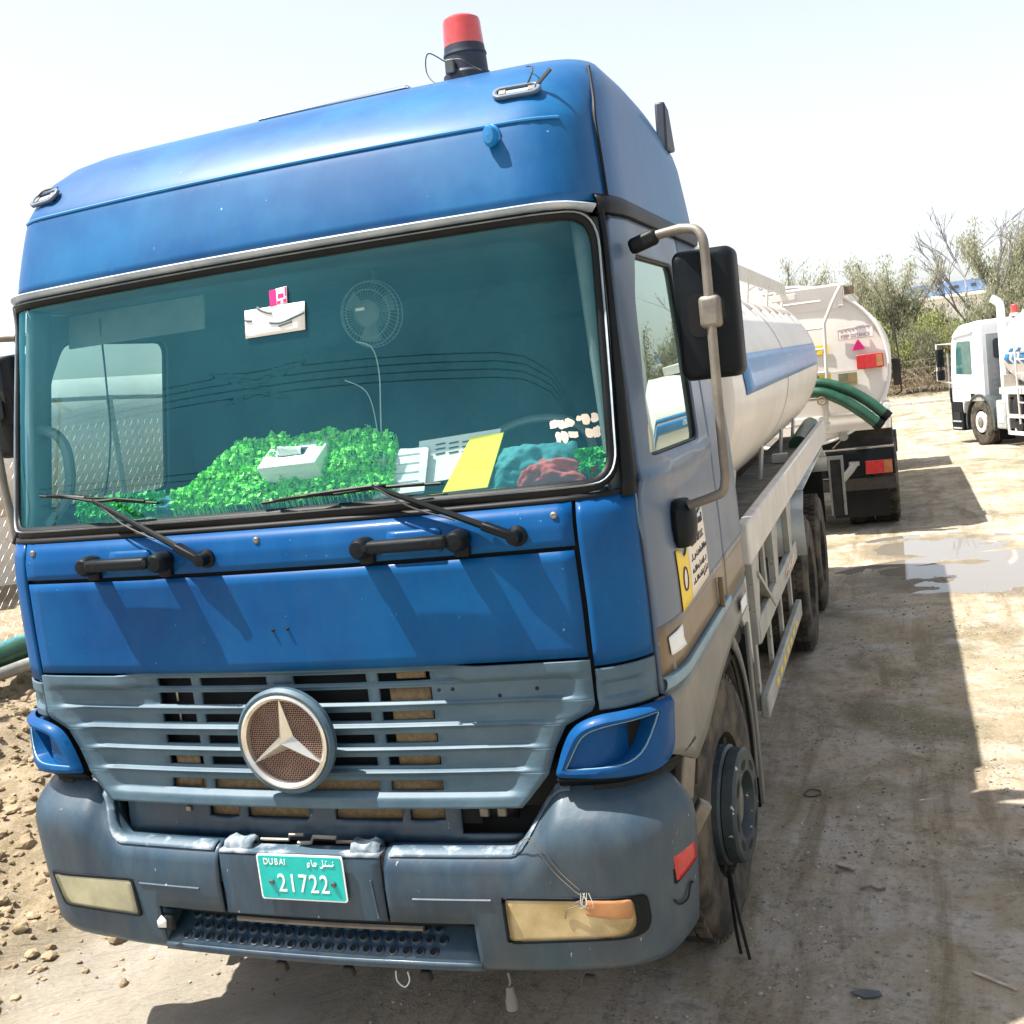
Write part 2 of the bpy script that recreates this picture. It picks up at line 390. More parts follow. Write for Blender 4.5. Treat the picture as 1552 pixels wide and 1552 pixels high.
def _mul(a, b):
    m = n_.nodes.new('ShaderNodeMath'); m.operation = 'MULTIPLY'; L_.new(a, m.inputs[0])
    if isinstance(b, float): m.inputs[1].default_value = b
    else: L_.new(b, m.inputs[1])
    return m.outputs[0]
c = _mx(_rp(_nz(.55, 5, .6, dist=.4), .40, .62), (.43, .35, .255), (.29, .235, .145))
c = _mx(_rp(_nz(2.2, 8, .7), .46, .66), c, (.48, .43, .375))
damp = _rp(_nz(.8, 8, .68, dist=.8), .50, .64)
c = _mx(_mul(damp, .8), c, (.115, .105, .045))
mpg = n_.nodes.new('ShaderNodeMapping'); mpg.inputs['Scale'].default_value = (2.6, .35, 1); L_.new(tc.outputs['Object'], mpg.inputs[0])
c = _mx(_mul(_rp(_nz(1.6, 7, .7, mpg.outputs[0], .5), .50, .66), .7), c, (.17, .125, .065))
c = _mx(_mul(_rp(_nz(9, 7, .75), .52, .66), .6), c, (.12, .10, .058))
c = _mx(_mul(_rp(_nz(34, 6, .75), .55, .66), .6), c, (.085, .07, .045))
c = _mx(_mul(_rp(_nz(90, 3, .7), .60, .70), .5), c, (.42, .38, .32))
sx_ = n_.nodes.new('ShaderNodeSeparateXYZ'); at_ = n_.nodes.new('ShaderNodeAttribute'); at_.attribute_name = 'wet'; L_.new(tc.outputs['Object'], sx_.inputs[0])
soilm = _rp(sx_.outputs['X'], -1.3, -2.0)
c = _mx(_mul(soilm, .7), c, _mx(_rp(_nz(6, 6, .7), .4, .65), (.20, .15, .085), (.36, .285, .19)))
c = _mx(_mul(_rp(_nz(55, 4, .75), .52, .62), .38), c, (.40, .35, .28))
c = _mx(_mul(at_.outputs['Fac'], .75), c, (.13, .11, .075))
pale = _mul(_mul(_rp(sx_.outputs['X'], .1, -.4), _rp(sx_.outputs['Y'], 1.6, .8)), _rp(sx_.outputs['X'], -1.9, -1.5))  # sunlit brightness at the lower left, put into the ground colour
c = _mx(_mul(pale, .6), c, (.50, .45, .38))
L_.new(c, P_.inputs['Base Color']); L_.new(_rp(damp, 0, 1, .95, .72), P_.inputs['Roughness']); P_.inputs['Specular IOR Level'].default_value = .3
b1 = n_.nodes.new('ShaderNodeBump'); b1.inputs['Strength'].default_value = .85; b1.inputs['Distance'].default_value = .03; L_.new(_nz(22, 8, .72), b1.inputs['Height'])
b2 = n_.nodes.new('ShaderNodeBump'); b2.inputs['Strength'].default_value = .45; b2.inputs['Distance'].default_value = .008; L_.new(_nz(120, 4, .7), b2.inputs['Height']); L_.new(b1.outputs[0], b2.inputs['Normal'])
m1_ = n_.nodes.new('ShaderNodeMapping'); m1_.inputs['Rotation'].default_value = (0, 0, R(-42)); L_.new(tc.outputs['Object'], m1_.inputs[0])
m2_ = n_.nodes.new('ShaderNodeMapping'); m2_.inputs['Scale'].default_value = (1.3, 26, 1); L_.new(m1_.outputs[0], m2_.inputs[0])
msk = _mul(_mul(_rp(sx_.outputs['X'], -.05, -.35), _rp(sx_.outputs['Y'], 1.9, 1.2)), _rp(sx_.outputs['X'], -2.1, -1.7))
st_ = _mul(_nz(1.0, 7, .7, m2_.outputs[0]), msk)
b3 = n_.nodes.new('ShaderNodeBump'); b3.inputs['Strength'].default_value = 1.0; b3.inputs['Distance'].default_value = .045; L_.new(st_, b3.inputs['Height']); L_.new(b2.outputs[0], b3.inputs['Normal'])
L_.new(b3.outputs[0], P_.inputs['Normal'])
mb = MB(); mb.grid(lambda x, y: Vector((x, y, zg(x, y))), gx, gy)
g = mb.build('ground', 'yard_dirt', smooth=0, fix=False); g.data.polygons.foreach_set('use_smooth', [True]*len(g.data.polygons)); tag(g, kind='structure')
wa = g.data.attributes.new('wet', 'FLOAT', 'POINT'); vals = []
for vt in g.data.vertices:
    x, y = vt.co.x, vt.co.y; w = 0
    if .8 < x < 7 and 6 < y < 13:
        v = Vector((x, y, 0))
        for px, py, a, b, lv in PUD: w = max(w, 1-sstep(.9, 2.6, ((x-px)/a)**2+((y-py)/b)**2+.5*noise.noise(v*2.2)+.5*noise.noise(v*6)))
    vals.append(w)
wa.data.foreach_set('value', vals)
wm = bpy.data.materials.new('muddy_water'); wm.use_nodes = True; MATS['muddy_water'] = wm
q = wm.node_tree.nodes['Principled BSDF']; q.inputs['Base Color'].default_value = (.17, .15, .125, 1); q.inputs['Roughness'].default_value = .03; q.inputs['IOR'].default_value = 1.33
for (px, py, a, b, lv), nm in zip(PUD[:3], ('puddle', 'puddle', 'puddle')):
    mb = MB(); mb.ringpatch([(px+1.75*a*math.cos(t), py+1.75*b*math.sin(t)) for t in [6.2832*k/60 for k in range(60)]], lambda x, y: Vector((x, y, lv-.004)), 3)
    tag(mb.build('puddle', 'muddy_water', smooth=0), kind='structure')
# kerb at the far side of the yard
mb = MB()
for i in range(30):
    x = -30+i*2.5; mb.box((x+1.24, 39.1, zbase(x, 38)+.07), (2.47, .22, .22))
tag(mb.build('kerb', 'concrete', bevel=.02), kind='structure')
# ---- loose soil, stones
def ico(r, sub):
    bm = bmesh.new(); bmesh.ops.create_icosphere(bm, subdivisions=sub, radius=r); v = [p.co.copy() for p in bm.verts]; f = [tuple(x.index for x in p.verts) for p in bm.faces]; bm.free(); return v, f
I1, I2 = ico(1, 1), ico(1, 2)
rg = random.Random(5)
def scatter(name, n, area, size, mat, base=I1):
    mb = MB(); k = 0
    while k < n:
        x, y = area(rg)
        s = size(rg); sc = Vector((rg.uniform(.7, 1.4), rg.uniform(.7, 1.4), rg.uniform(.45, .85)))*s; rot = Matrix.Rotation(rg.uniform(0, 6.28), 3, 'Z'); off = Vector((rg.uniform(0, 99), 0, 0)); z = zg(x, y)+s*.15
        B = I2 if s > .018 else I1
        mb.add([rot @ Vector((p.x*sc.x, p.y*sc.y, p.z*sc.z))*(1+.45*noise.noise(p*1.7+off)) + Vector((x, y, z)) for p in B[0]], B[1]); k += 1
    o = mb.build(name, mat, smooth=0, fix=False); tag(o, kind='stuff'); return o
def clodarea(r):
    while True:
        x, y = r.uniform(-5.2, -1.25), r.uniform(-.4, 6.5)
        if r.random() < .25+.75*sstep(-1.3, -2.2, x): return x, y
scatter('soil_clods', 7000, clodarea, lambda r: min(.05, .005+abs(r.gauss(0, .0145))), 'soil')
def pebarea(r):
    while True:
        x, y = (r.uniform(1.2, 4.2) if r.random() < .8 else r.uniform(-1.4, 1.2), -.2+9*r.random()**1.5)
        if noise.noise(Vector((x*1.7, y*1.2, 3))) > r.uniform(-.25, .45): return x, y
scatter('pebbles', 3000, pebarea, lambda r: min(.02, .002+abs(r.gauss(0, .0034))), 'stone')
scatter('dark_grit', 6500, lambda r: pebarea(r), lambda r: .002+abs(r.gauss(0, .0032)), 'deck_grime')
# ---- single bits of litter on the yard
def onground(x, y, dz=0): return Vector((x, y, zg(x, y)+dz))
mb = MB(); mb.tube([onground(1.395+.042*math.cos(a), 2.62+.05*math.sin(a), .008) for a in [6.2832*k/28 for k in range(28)]], .0035, 6, closed=True)
tag(mb.build('wire_ring', 'wire_dark'), 'small dark wire ring lying on the shaded dirt beside the truck', 'ring')
p0, p1 = onground(2.06, .95, .01), onground(2.20, .86, .012)
mb = MB(); mb.beam(p0, p1, .012, .006); tag(mb.build('wood_splinter', 'wood_grey', bevel=.002), 'thin pale wood splinter lying on the shaded ground at far right', 'splinter')
q = onground(1.70, .76, .008)
mb = MB(); mb.extrude([(-.055, .0), (-.02, .022), (.045, .018), (.055, -.005), (.0, -.02)], lambda a, b, t: q+Vector((a, b*1.2, t+.1*abs(a)*.4)), .004); tag(mb.build('plastic_scrap', 'plastic_dark'), 'dark flat scrap of plastic lying on the dirt in the foreground', 'scrap')
q = onground(1.555, .50, .012)
mb = MB(); mb.add([q+Vector((p.x*.022, p.y*.018, p.z*.015))*(1+.3*noise.noise(p*1.3)) for p in I2[0]], I2[1]); tag(mb.build('white_stone', 'concrete'), 'pale rounded stone at the bottom edge right of the bumper', 'stone')
q = onground(1.60, 1.72, .01)
mb = MB(); mb.beam(q+Vector((-.04, .03, 0)), q+Vector((.035, -.02, .004)), .03, .008); tag(mb.build('wood_chip', 'wood_grey', bevel=.002), 'grey wood chip lying at the tip of the light streak', 'wood chip')
q = onground(1.70, 1.55, .006)
mb = MB(); mb.tube(smooth_path([q+Vector((-.04, 0, 0)), q+Vector((.0, .012, .006)), q+Vector((.03, -.005, .002)), q+Vector((.06, .01, 0))]), .006, 6); tag(mb.build('twig', 'bark'), 'short dark twig lying just below the light streak', 'twig')
# ================================================================== LEFT SIDE: fence, pipes, storage tank
FX = -4.55
def fz(y): return zbase(FX, y)
fr = worldroot('chain_link_fence', (FX, 6, fz(6)), 'grey chain link fence with thin posts left of the blue truck', 'fence')
for y in (-1, 2, 5, 8, 11, 14):
    mb = MB(); mb.tube([(FX, y, fz(y)-.1), (FX, y, fz(y)+2.1)], .028, 8); mb.build('post', 'galvanised', fr)
mb = MB(); P = .046; y0, y1 = -1, 14; ncol = int((y1-y0)/P); H = 2.0; nr = int(H/P)
for c_ in range(ncol):
    y = y0+c_*P; zb = fz(y); sag = .03*math.sin(y*.9)+.02*noise.noise(Vector((y*.7, 0, 0)))
    mb.tube([(FX+(.004 if k % 2 else -.004)+.05*noise.noise(Vector((y*.8, k*.05, 2))), y+(P*.5 if (k+c_) % 2 else -P*.5)+P*.5, zb+.05+k*P*.95+sag*k/nr+.010*noise.noise(Vector((y*2.1, k*.3, 7)))) for k in range(nr)], .0011, 3, cap=False)
o = mb.build('wire_mesh', 'galvanised', fr, smooth=0, fix=False); o['kind'] = 'stuff'
mb = MB(); mb.tube([(FX, y, fz(y)+2.08) for y in (-1, 2, 5, 8, 11, 14)], .02, 8); mb.build('top_rail', 'galvanised', fr)
for nm, pts, r, mt, lb in (('green_hose', [(-4.25, -1, .62), (-4.2, 1.5, .63), (-4.18, 3.05, .66), (-4.1, 3.6, .70)], .075, 'hose_green', 'dark green ribbed suction hose lying on the mound by the left fence'),
                           ('grey_pipe', [(-4.4, 1.0, .52), (-4.0, 3.2, .58), (-3.75, 4.4, .60), (-3.6, 6, .55)], .045, 'hose_grey', 'pale grey pipe lying below the green hose left of the truck')):
    mb = MB(); pth = smooth_path(pts, 10); mb.tube(pth, [r*(1+.05*(i % 2)) for i in range(len(pth))], 14); o = tag(mb.build(nm, mt), lb, 'hose' if 'hose' in nm else 'pipe')
mb = MB(); mb.tube(smooth_path([(-4.30, 3.45, .66), (-4.28, 3.0, .655), (-4.25, 1, .62)]), .08, 14); mb.lathe([(.079, 0), (.060, 0), (.055, .2)], (-4.30, 3.46, .66), 'y', 14); tag(mb.build('dark_hose', 'cloth_teal'), 'open ended dark green hose beside the grey pipe at the left edge', 'hose')
st = worldroot('storage_tank', (-9, 11, -.5), 'long white horizontal storage tank seen through the side window beyond the fence', 'tank')
mb = MB(); mb.lathe([(.01, -6.6), (.5, -6.5), (.82, -6.2), (.86, -5.8), (.86, 5.8), (.82, 6.2), (.5, 6.5), (.01, 6.6)], (-9, 11, 2.05), 'y', 40); mb.build('shell', 'tank_white', st)
for y in (6.5, 9.5, 12.5, 15.5):
    mb = MB(); mb.box((-9, y, .4), (1.5, .25, 1.8)); mb.build('saddle', 'concrete', st)
mb = MB(); mb.box((-11.5, 12, .9), (.2, 26, 3.2)); wl = tag(mb.build('boundary_wall', 'wall_white'), 'low white boundary wall behind the storage tank at left', 'wall')
# ================================================================== TREES AND THE FAR SIDE
def branch(mb, p, d, L, r, depth, rng, tips, spread=.5, up=.25):
    n = 4; pts = [p]; cur = p; dd = d.normalized()
    for i in range(n):
        dd = (dd+Vector((rng.gauss(0, .13), rng.gauss(0, .13), rng.gauss(0, .08)+up*.12))).normalized(); cur = cur+dd*(L/n); pts.append(cur)
    mb.tube(pts, [max(.012, r*(1-.45*i/n)) for i in range(n+1)], 5 if depth > 1 else 4, cap=False)
    tips.append((pts, r))
    if depth <= 0: return
    for k in range(rng.choice((2, 3, 3))):
        t = rng.choice((2, 3, 4)); nd = (dd+Vector((rng.gauss(0, spread), rng.gauss(0, spread), rng.gauss(.1, spread*.6)))).normalized()
        branch(mb, pts[t], nd, L*rng.uniform(.55, .8), r*(.62 if depth > 2 else .55), depth-1, rng, tips, spread, up)
def tree(name, x, y, h, w, leaf, nleaf, seed, label, group, stems=5, ls=.11, dense_=1.0, bark='bark', depth=2, group_=None, cat='tree'):
    rng = random.Random(seed); z0 = zbase(x, y)-.1
    t = empty(name, (x, y, z0), 0, label, cat, group)
    mb = MB(); tips = []
    for k in range(stems):
        a = rng.uniform(0, 6.283); d = Vector((math.cos(a)*w*.35/h*rng.uniform(.2, 1), math.sin(a)*w*.35/h*rng.uniform(.2, 1), 1))
        branch(mb, Vector((rng.gauss(0, .12), rng.gauss(0, .12), 0)), d, h*rng.uniform(.42, .62), .03+.012*h*(.8 if depth > 3 else 1), depth, rng, tips, .32*w/h*2, .3)
    # fit the height
    zm = max(p.z for ps, _ in tips for p in ps); k = h/zm
    mb.v = [(v[0], v[1], v[2]*k) for v in mb.v]
    mb.build('trunk', bark, t, smooth=0, fix=False)
    if nleaf:
        lb = MB(); P = [Vector((p.x, p.y, p.z*k)) for ps, r in tips for p in ps[1:] if p.z*k > h*.12]
        for i in range(nleaf):
            c = rng.choice(P)+Vector((rng.gauss(0, .17), rng.gauss(0, .17), rng.gauss(0, .2)))*dense_
            if c.z < .1: continue
            u = Vector((rng.gauss(0, .5), rng.gauss(0, .5), 1)).normalized(); s = u.orthogonal().normalized(); s = Quaternion(u, rng.uniform(0, 6.28)) @ s
            a, b = ls*rng.uniform(.7, 1.7), ls*rng.uniform(.09, .20)
            lb.add([c-u*a*.5, c+s*b, c+u*a*.5, c-s*b], [(0, 1, 2, 3)])
        lb.build('crown', leaf, t, smooth=0, fix=False)
    return t
GT = 'scrubby trees beyond the far kerb'
T = [  # name, x, y, h, w, leaf, leaves, stems, label
 ('scrub_tree', -1.75, 45.5, 5.4, 1.5, 'leaf_grey', 3800, 5, 'grey green feathery tree rising above the tank top beside bare twigs'),
 ('scrub_tree', -.05, 47, 4.5, .9, 'leaf_grey', 1500, 3, 'small narrow grey tree between the tank top and the tall scrub'),
 ('scrub_tree', 1.25, 45, 4.3, 1.6, 'leaf_grey', 4200, 5, 'rounded olive grey tree just right of the second tanker'),
 ('scrub_tree', 2.15, 46, 5.0, 1.6, 'leaf_grey', 5200, 6, 'tall olive grey tree left of the blue roofed building'),
 ('scrub_tree', 3.1, 44.6, 3.3, 1.4, 'leaf_dark', 3600, 5, 'dark scrub tree below the blue roofed building'),
 ('scrub_tree', 5.7, 44.5, 3.6, 1.8, 'leaf_grey', 5000, 6, 'grey bush at the foot of the tall leafless tree'),
 ('scrub_tree', 6.6, 45.5, 6.0, 1.8, 'leaf_grey', 5600, 5, 'tall feathery grey tree above the white truck roof'),
 ('scrub_tree', 7.7, 44.5, 5.2, 2.0, 'leaf_grey', 5200, 6, 'broad grey green tree at the right edge behind the white truck'),
 ('scrub_tree', 9.4, 46, 5.4, 2.4, 'leaf_grey', 4000, 6, 'grey tree behind the tank of the white truck'),
 ('scrub_tree', 11.6, 45, 5.0, 2.4, 'leaf_dark', 4000, 6, 'dark tree farthest right beyond the kerb'),
 ('bush', 1.55, 43.4, 2.9, 1.5, 'leaf_green', 2600, 6, 'yellow green bush touching the right edge of the second tanker'),
 ('bush', 4.25, 43.6, 2.7, 1.3, 'leaf_green', 4200, 7, 'bright yellow green bush in the middle of the scrub'),
 ('bush', -.6, 46, 3.6, 1.2, 'leaf_green', 1500, 5, 'small yellow green bush peeking over the tank coaming'),
 ('bush', 2.1, 43.2, 2.2, 1.6, 'leaf_dark', 2600, 7, 'low dark bush behind the wire fence near the tanker'),
 ('bush', 3.5, 43.0, 2.5, 1.6, 'leaf_dark', 3200, 7, 'low dark bush behind the thin fence post'),
 ('bush', 5.9, 43.2, 2.4, 1.8, 'leaf_dark', 2800, 7, 'low dark bush behind the cab of the white truck'),
 ('bush', 8.3, 43.4, 2.4, 2.0, 'leaf_grey', 2800, 7, 'low grey bush behind the tank of the white truck'),
 ('bush', -3.4, 45, 3.6, 2.2, 'leaf_grey', 3000, 6, 'grey bush behind the blue truck tank'),
]
for i, (nm, x, y, h, w, lf, nl, stm, lb) in enumerate(T):
    tree(nm, x, y, h, w, lf, int(nl*2.4), 100+i, lb, GT, stm, ls=.13 if 'scrub' in nm else .11, dense_=1.1 if nm == 'bush' else .95)
for i, (x, y, h, w, lb) in enumerate(((5.45, 45.5, 7.3, 2.6, 'tall leafless tree with fine bare branches against the sky'), (-2.5, 46.5, 5.7, 2.4, 'leafless twiggy tree left of the feathery grey tree'), (-17, 30, 7.0, 4.0, 'bare tree far off behind the left mirror'))):
    tree('bare_tree', x, y, h, w, 'leaf_dry', 0 if i == 0 else 300, 337+i, lb, 'leafless trees', 2, ls=.09, bark='bark_pale', depth=5 if i == 0 else 4)
def scrub_spot(r): return (r.uniform(-4, 13), r.uniform(41.8, 44))
mb = MB(); r_ = random.Random(9)
for i in range(9000):
    x, y = scrub_spot(r_); c = Vector((x, y, zbase(x, y)+abs(r_.gauss(0, .42))*(.5+.5*noise.noise(Vector((x*.8, y, 0)))+.5))); u = Vector((r_.gauss(0, .6), r_.gauss(0, .6), 1)).normalized(); s = u.orthogonal().normalized()
    mb.add([c-u*.14, c+s*.02, c+u*.14, c-s*.02], [(0, 1, 2, 3)])
tag(mb.build('dry_brush', 'leaf_dry', smooth=0, fix=False), 'dry brown brush along the foot of the trees', 'brush', kind='stuff')
wf_ = worldroot('wire_fence', (3, 40.6, -.5), 'thin wire fence on posts in front of the scrubby trees', 'fence')
for x in (-6, -2.2, .9, 3.85, 6.9, 10, 13):
    mb = MB(); mb.tube([(x, 40.6, zbase(x, 40.6)-.1), (x, 40.6, zbase(x, 40.6)+1.62)], .038, 8); mb.build('post', 'galvanised', wf_)
for k, z in enumerate((.5, .85, 1.2, 1.5)):
    mb = MB(); mb.tube([(x, 40.6, zbase(x, 40.6)+z-.03*(i % 2)) for i, x in enumerate(lin(-6, 13, 12))], .009, 4); mb.build('wire', 'galvanised', wf_)
bd = worldroot('building', (9, 90, -.5), 'white building with a blue upper storey behind the trees', 'building')
mb = MB(); mb.box((11, 92, 1.9), (15, 10, 5.0)); mb.build('wall', 'wall_white', bd)
mb = MB(); mb.box((11, 92, 4.85), (15.3, 10.3, .85)); mb.build('blue_fascia', 'wall_blue', bd)
mb = MB(); mb.box((11, 86.7, 4.25), (15.2, .5, .25)); mb.build('eave', 'wall_white', bd)
for i in range(12):
    mb = MB(); mb.box((4.4+i*1.2, 86.80, 4.85), (.34, .08, .22)); mb.build('window', 'interior_dark', bd)
for i in range(9):
    mb = MB(); mb.box((4.8+i*1.5, 86.95, 2.2), (.9, .1, .6)); mb.build('window', 'interior_dark', bd)
# power lines over the yard behind the photographer (they show in the windscreen)
pl = worldroot('power_line', (0, -16, 0), 'black overhead cables reflected across the windscreen', 'power line')
for k in range(6):
    z = 7.4+.22*k if k < 4 else 4.9+.2*k
    mb = MB(); mb.tube([(x, -17-.15*k, z+.0012*(x-2)**2) for x in lin(-40, 40, 30)], .013, 5); mb.build('cable', 'wire_dark', pl)
for x in (-26, 26):
    mb = MB(); mb.tube([(x, -17, -.3), (x, -17, 9.5)], .13, 10); mb.beam((x, -18.2, 9.2), (x, -16.2, 9.2), .12, .12); mb.build('pole', 'bark', pl)
# ================================================================== THE BLUE TANKER TRUCK
TR = worldroot('tanker_truck', (0, 4.2, -.13), 'large blue cabbed tanker truck with red beacon and number plate 21722 in the foreground', 'truck')
# ---- plan of the cab: s = distance along the skin from the centre of the nose
_pl = []
for i in range(41): x = i/40; _pl.append((x, .06*x*x))
for i in range(1, 25):
    t = i/24; _pl.append(((1-t)**2*1.0+2*t*(1-t)*1.235+t*t*1.25, (1-t)**2*.06+2*t*(1-t)*.09+t*t*.42))
for i in range(1, 33): _pl.append((1.25, .42+i*.05))
_ps = [0.]
for a, b in zip(_pl, _pl[1:]): _ps.append(_ps[-1]+math.hypot(b[0]-a[0], b[1]-a[1]))
S_C = _ps[64]                                     # end of the corner
CAB_REAR = 1.94
def s_at(y): return S_C+(y-.42)
def plan(s):
    s = abs(s)
    lo, hi = 0, len(_ps)-1
    if s >= _ps[-1]: return 1.25, _pl[-1][1]+s-_ps[-1]
    while hi-lo > 1:
        m = (lo+hi)//2
        if _ps[m] <= s: lo = m
        else: hi = m
    t = (s-_ps[lo])/(_ps[hi]-_ps[lo]); a, b = _pl[lo], _pl[hi]
    return a[0]+(b[0]-a[0])*t, a[1]+(b[1]-a[1])*t
WT = [(.3, 1.245), (1.5, 1.245), (1.8, 1.235), (2.2, 1.205), (2.70, 1.165)]
YT = [(.8, -.02), (.88, -.012), (1.0, 0), (1.67, 0), (1.74, .004), (1.80, .022), (1.845, .05), (2.63, .165), (2.70, .178)]
def F0(s, z):
    x, y = plan(s); x *= lerp(WT, z)/1.25; g = 1 if y < .42 else max(0, 1-(y-.42)/1.5)
    return Vector((math.copysign(x, s) if s else 0, y+lerp(YT, z)*g, z))
def F(s, z, off=0.):
    p = F0(s, z)
    if off:
        e = .004; n = (F0(s+e, z)-F0(s-e, z)).cross(F0(s, z+e)-F0(s, z-e))
        p = p+n.normalized()*off
    return p
def Fo(off): return lambda s, z: F(s, z, off)

def panel(name, mat, s0, s1, z0, z1, off=0, r=.012, parent=TR, solid=.012, rings=10, outl=None, inner=None, step=.05):
    o = dense(outl or roundpoly([(s0, z0), (s1, z0), (s1, z1), (s0, z1)], r), step)
    mb = MB()
    if inner: mb.ringpatch(o, Fo(off), rings, inner)
    else: mb.ringpatch(o, Fo(off), rings)
    return mb.build(name, mat, parent, smooth=40, solid=solid)
def gridpanel(name, mat, ss, zs, off=0, parent=TR, solid=.012, fn=None, smooth=40):
    mb = MB(); mb.grid(fn or Fo(off), ss, zs); return mb.build(name, mat, parent, smooth=smooth, solid=solid)
# ---- inner dark shell so that seams read dark
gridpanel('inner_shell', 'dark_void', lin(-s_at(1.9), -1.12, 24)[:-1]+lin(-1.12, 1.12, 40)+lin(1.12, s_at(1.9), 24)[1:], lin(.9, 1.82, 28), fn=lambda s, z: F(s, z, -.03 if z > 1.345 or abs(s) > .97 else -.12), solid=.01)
# ---- bonnet
gridpanel('bonnet_upper', 'blue_paint', lin(-1.04, 1.04, 44), [1.678, 1.70, 1.725, 1.738, 1.745, 1.77, 1.806])
bp = gridpanel('bonnet_panel', 'blue_paint', lin(-1.035, 1.035, 44), lin(1.338, 1.664, 10))
for x, z in ((-1.0, 1.775), (-.02, 1.772), (.985, 1.772), (.0, 1.475), (.055, 1.478)):
    mb = MB(); p = F(x, z, .0); r = .011 if z > 1.7 else .005
    mb.lathe([(r, .0), (r, -.005), (r*.6, -.009), (.0005, -.008)], p, 'y', 12); mb.build('screw', 'steel_dull' if z > 1.7 else 'dark_void', TR)
for sg in (-1, 1):
    def sr(a, b): return (a, b) if sg > 0 else (-b, -a)
    a, b = sr(1.052, 1.262)
    gridpanel('corner_panel', 'blue_paint', lin(a, b, 12), lin(1.308, 1.808, 10))
    def grey(s, z):
        d = -.014*sstep(1.195, 1.21, z)*(1-sstep(1.245, 1.262, z))*sstep(1.06, 1.075, abs(s))*(1-sstep(1.19, 1.215, abs(s)))
        return F(s, z, d+.002)
    gridpanel('lower_corner_panel', 'faded_grille', lin(a, b, 16), lin(1.170, 1.298, 20), fn=grey)
# ---- grille: slats lofted along the nose, with the openings cut out
ROWS = [1.300, 1.243, 1.172, 1.097, 1.022, .945]
def half_w(z): return lerp([(.87, .775), (.90, .805), (.975, .872), (1.06, .905), (1.13, .945), (1.172, 1.03), (1.19, 1.04), (1.4, 1.04)], z)
REC_END = [.99, 1.0, .93, .875, .84, .80]
COLS = [(-.520, -.372), (-.338, -.068), (.030, .300), (.338, .520)]
def grille_off(s, z):
    o = .006
    for i, zr in enumerate(ROWS):
        h = .030 if i else .022
        up = zr+h; dn = zr-h
        win = 1-sstep(REC_END[i]-.06, REC_END[i], abs(s)+.35*max(0, (zr-z)))
        if i == 0: win = 1-sstep(.60, .64, abs(s))
        a = sstep(dn-.004, dn+.010, z)*(1-sstep(up-.004, up+.022, z))
        o -= .026*a*win
    if z < ROWS[-1]-.03: o -= .05*sstep(.918, .872, z) if False else 0
    return o
def in_slot(s, z):
    for i, zr in enumerate(ROWS):
        hh = [.0145, .021, .0155, .0155, .0155, .0155][i]
        if abs(z-zr) < hh:
            for a, b in COLS:
                if a < s < b: return True
    return False
def cuts(vals): return sorted(set(round(v, 5) for v in vals))
zbr = [.876]+[(ROWS[i+1]+ROWS[i])/2 for i in range(4, -1, -1)]+[1.328]
sl_s = cuts([c for ab in COLS for c in ab]+lin(-1, 1, 50))
for bi in range(6):
    lo, hi = zbr[bi], zbr[bi+1]; zr = ROWS[5-bi]; hh = [.0145, .021, .0155, .0155, .0155, .0155][5-bi]
    zs = cuts(lin(lo, zr-hh, 7)+lin(zr-hh, zr+hh, 4)+lin(zr+hh, hi, 7))
    vs = []; fs = []; n = len(sl_s)
    for z in zs:
        for s in sl_s:
            hw = half_w(z); q = s
            # keep the middle true, stretch only beyond the slots
            if abs(s) > .56: q = math.copysign(.56+(abs(s)-.56)/(1-.56)*(hw-.56), s)
            vs.append(F(q, z, grille_off(q, z)))
    for j in range(len(zs)-1):
        for i in range(n-1):
            if not in_slot((sl_s[i]+sl_s[i+1])/2, (zs[j]+zs[j+1])/2): fs.append((j*n+i, j*n+i+1, (j+1)*n+i+1, (j+1)*n+i))
    mb = MB(); mb.add(vs, fs); mb.build('grille_slat', 'faded_grille', TR, smooth=50, solid=.016)
mb = MB(); mb.grid(lambda s, z: F(s, z, -.028) , lin(-.60, .60, 20), lin(.87, 1.326, 3))
mb2 = MB()
gridpanel('grille_backing', 'dark_void', lin(-.62, .62, 20), lin(.80, 1.328, 4), -.085, solid=.01)
for s0, s1, z0, z1 in ((-.52, .52, .925, .965), (.37, .51, 1.0, 1.265), (-.50, -.40, .93, 1.04), (.40, .50, 1.29, 1.315)):
    gridpanel('radiator_core', 'radiator', lin(s0, s1, 10), lin(z0, z1, 3), -.041, solid=.006)
for z in (1.24, 1.17):
    mb = MB(); mb.tube([F(-.475, z-.02, -.06), F(-.475, z+.02, -.06)], .004, 6); mb.build('grille_rod', 'steel', TR)
# small dents and holes of the grille top rail
for s, z in ((.555, 1.262), (.60, 1.262), (.75, 1.235), (.87, 1.252)):
    mb = MB(); mb.lathe([(.007, 0), (.006, -.003), (.0003, -.004)], F(s, z, .008), 'y', 10); mb.build('fixing_hole', 'dark_void', TR)
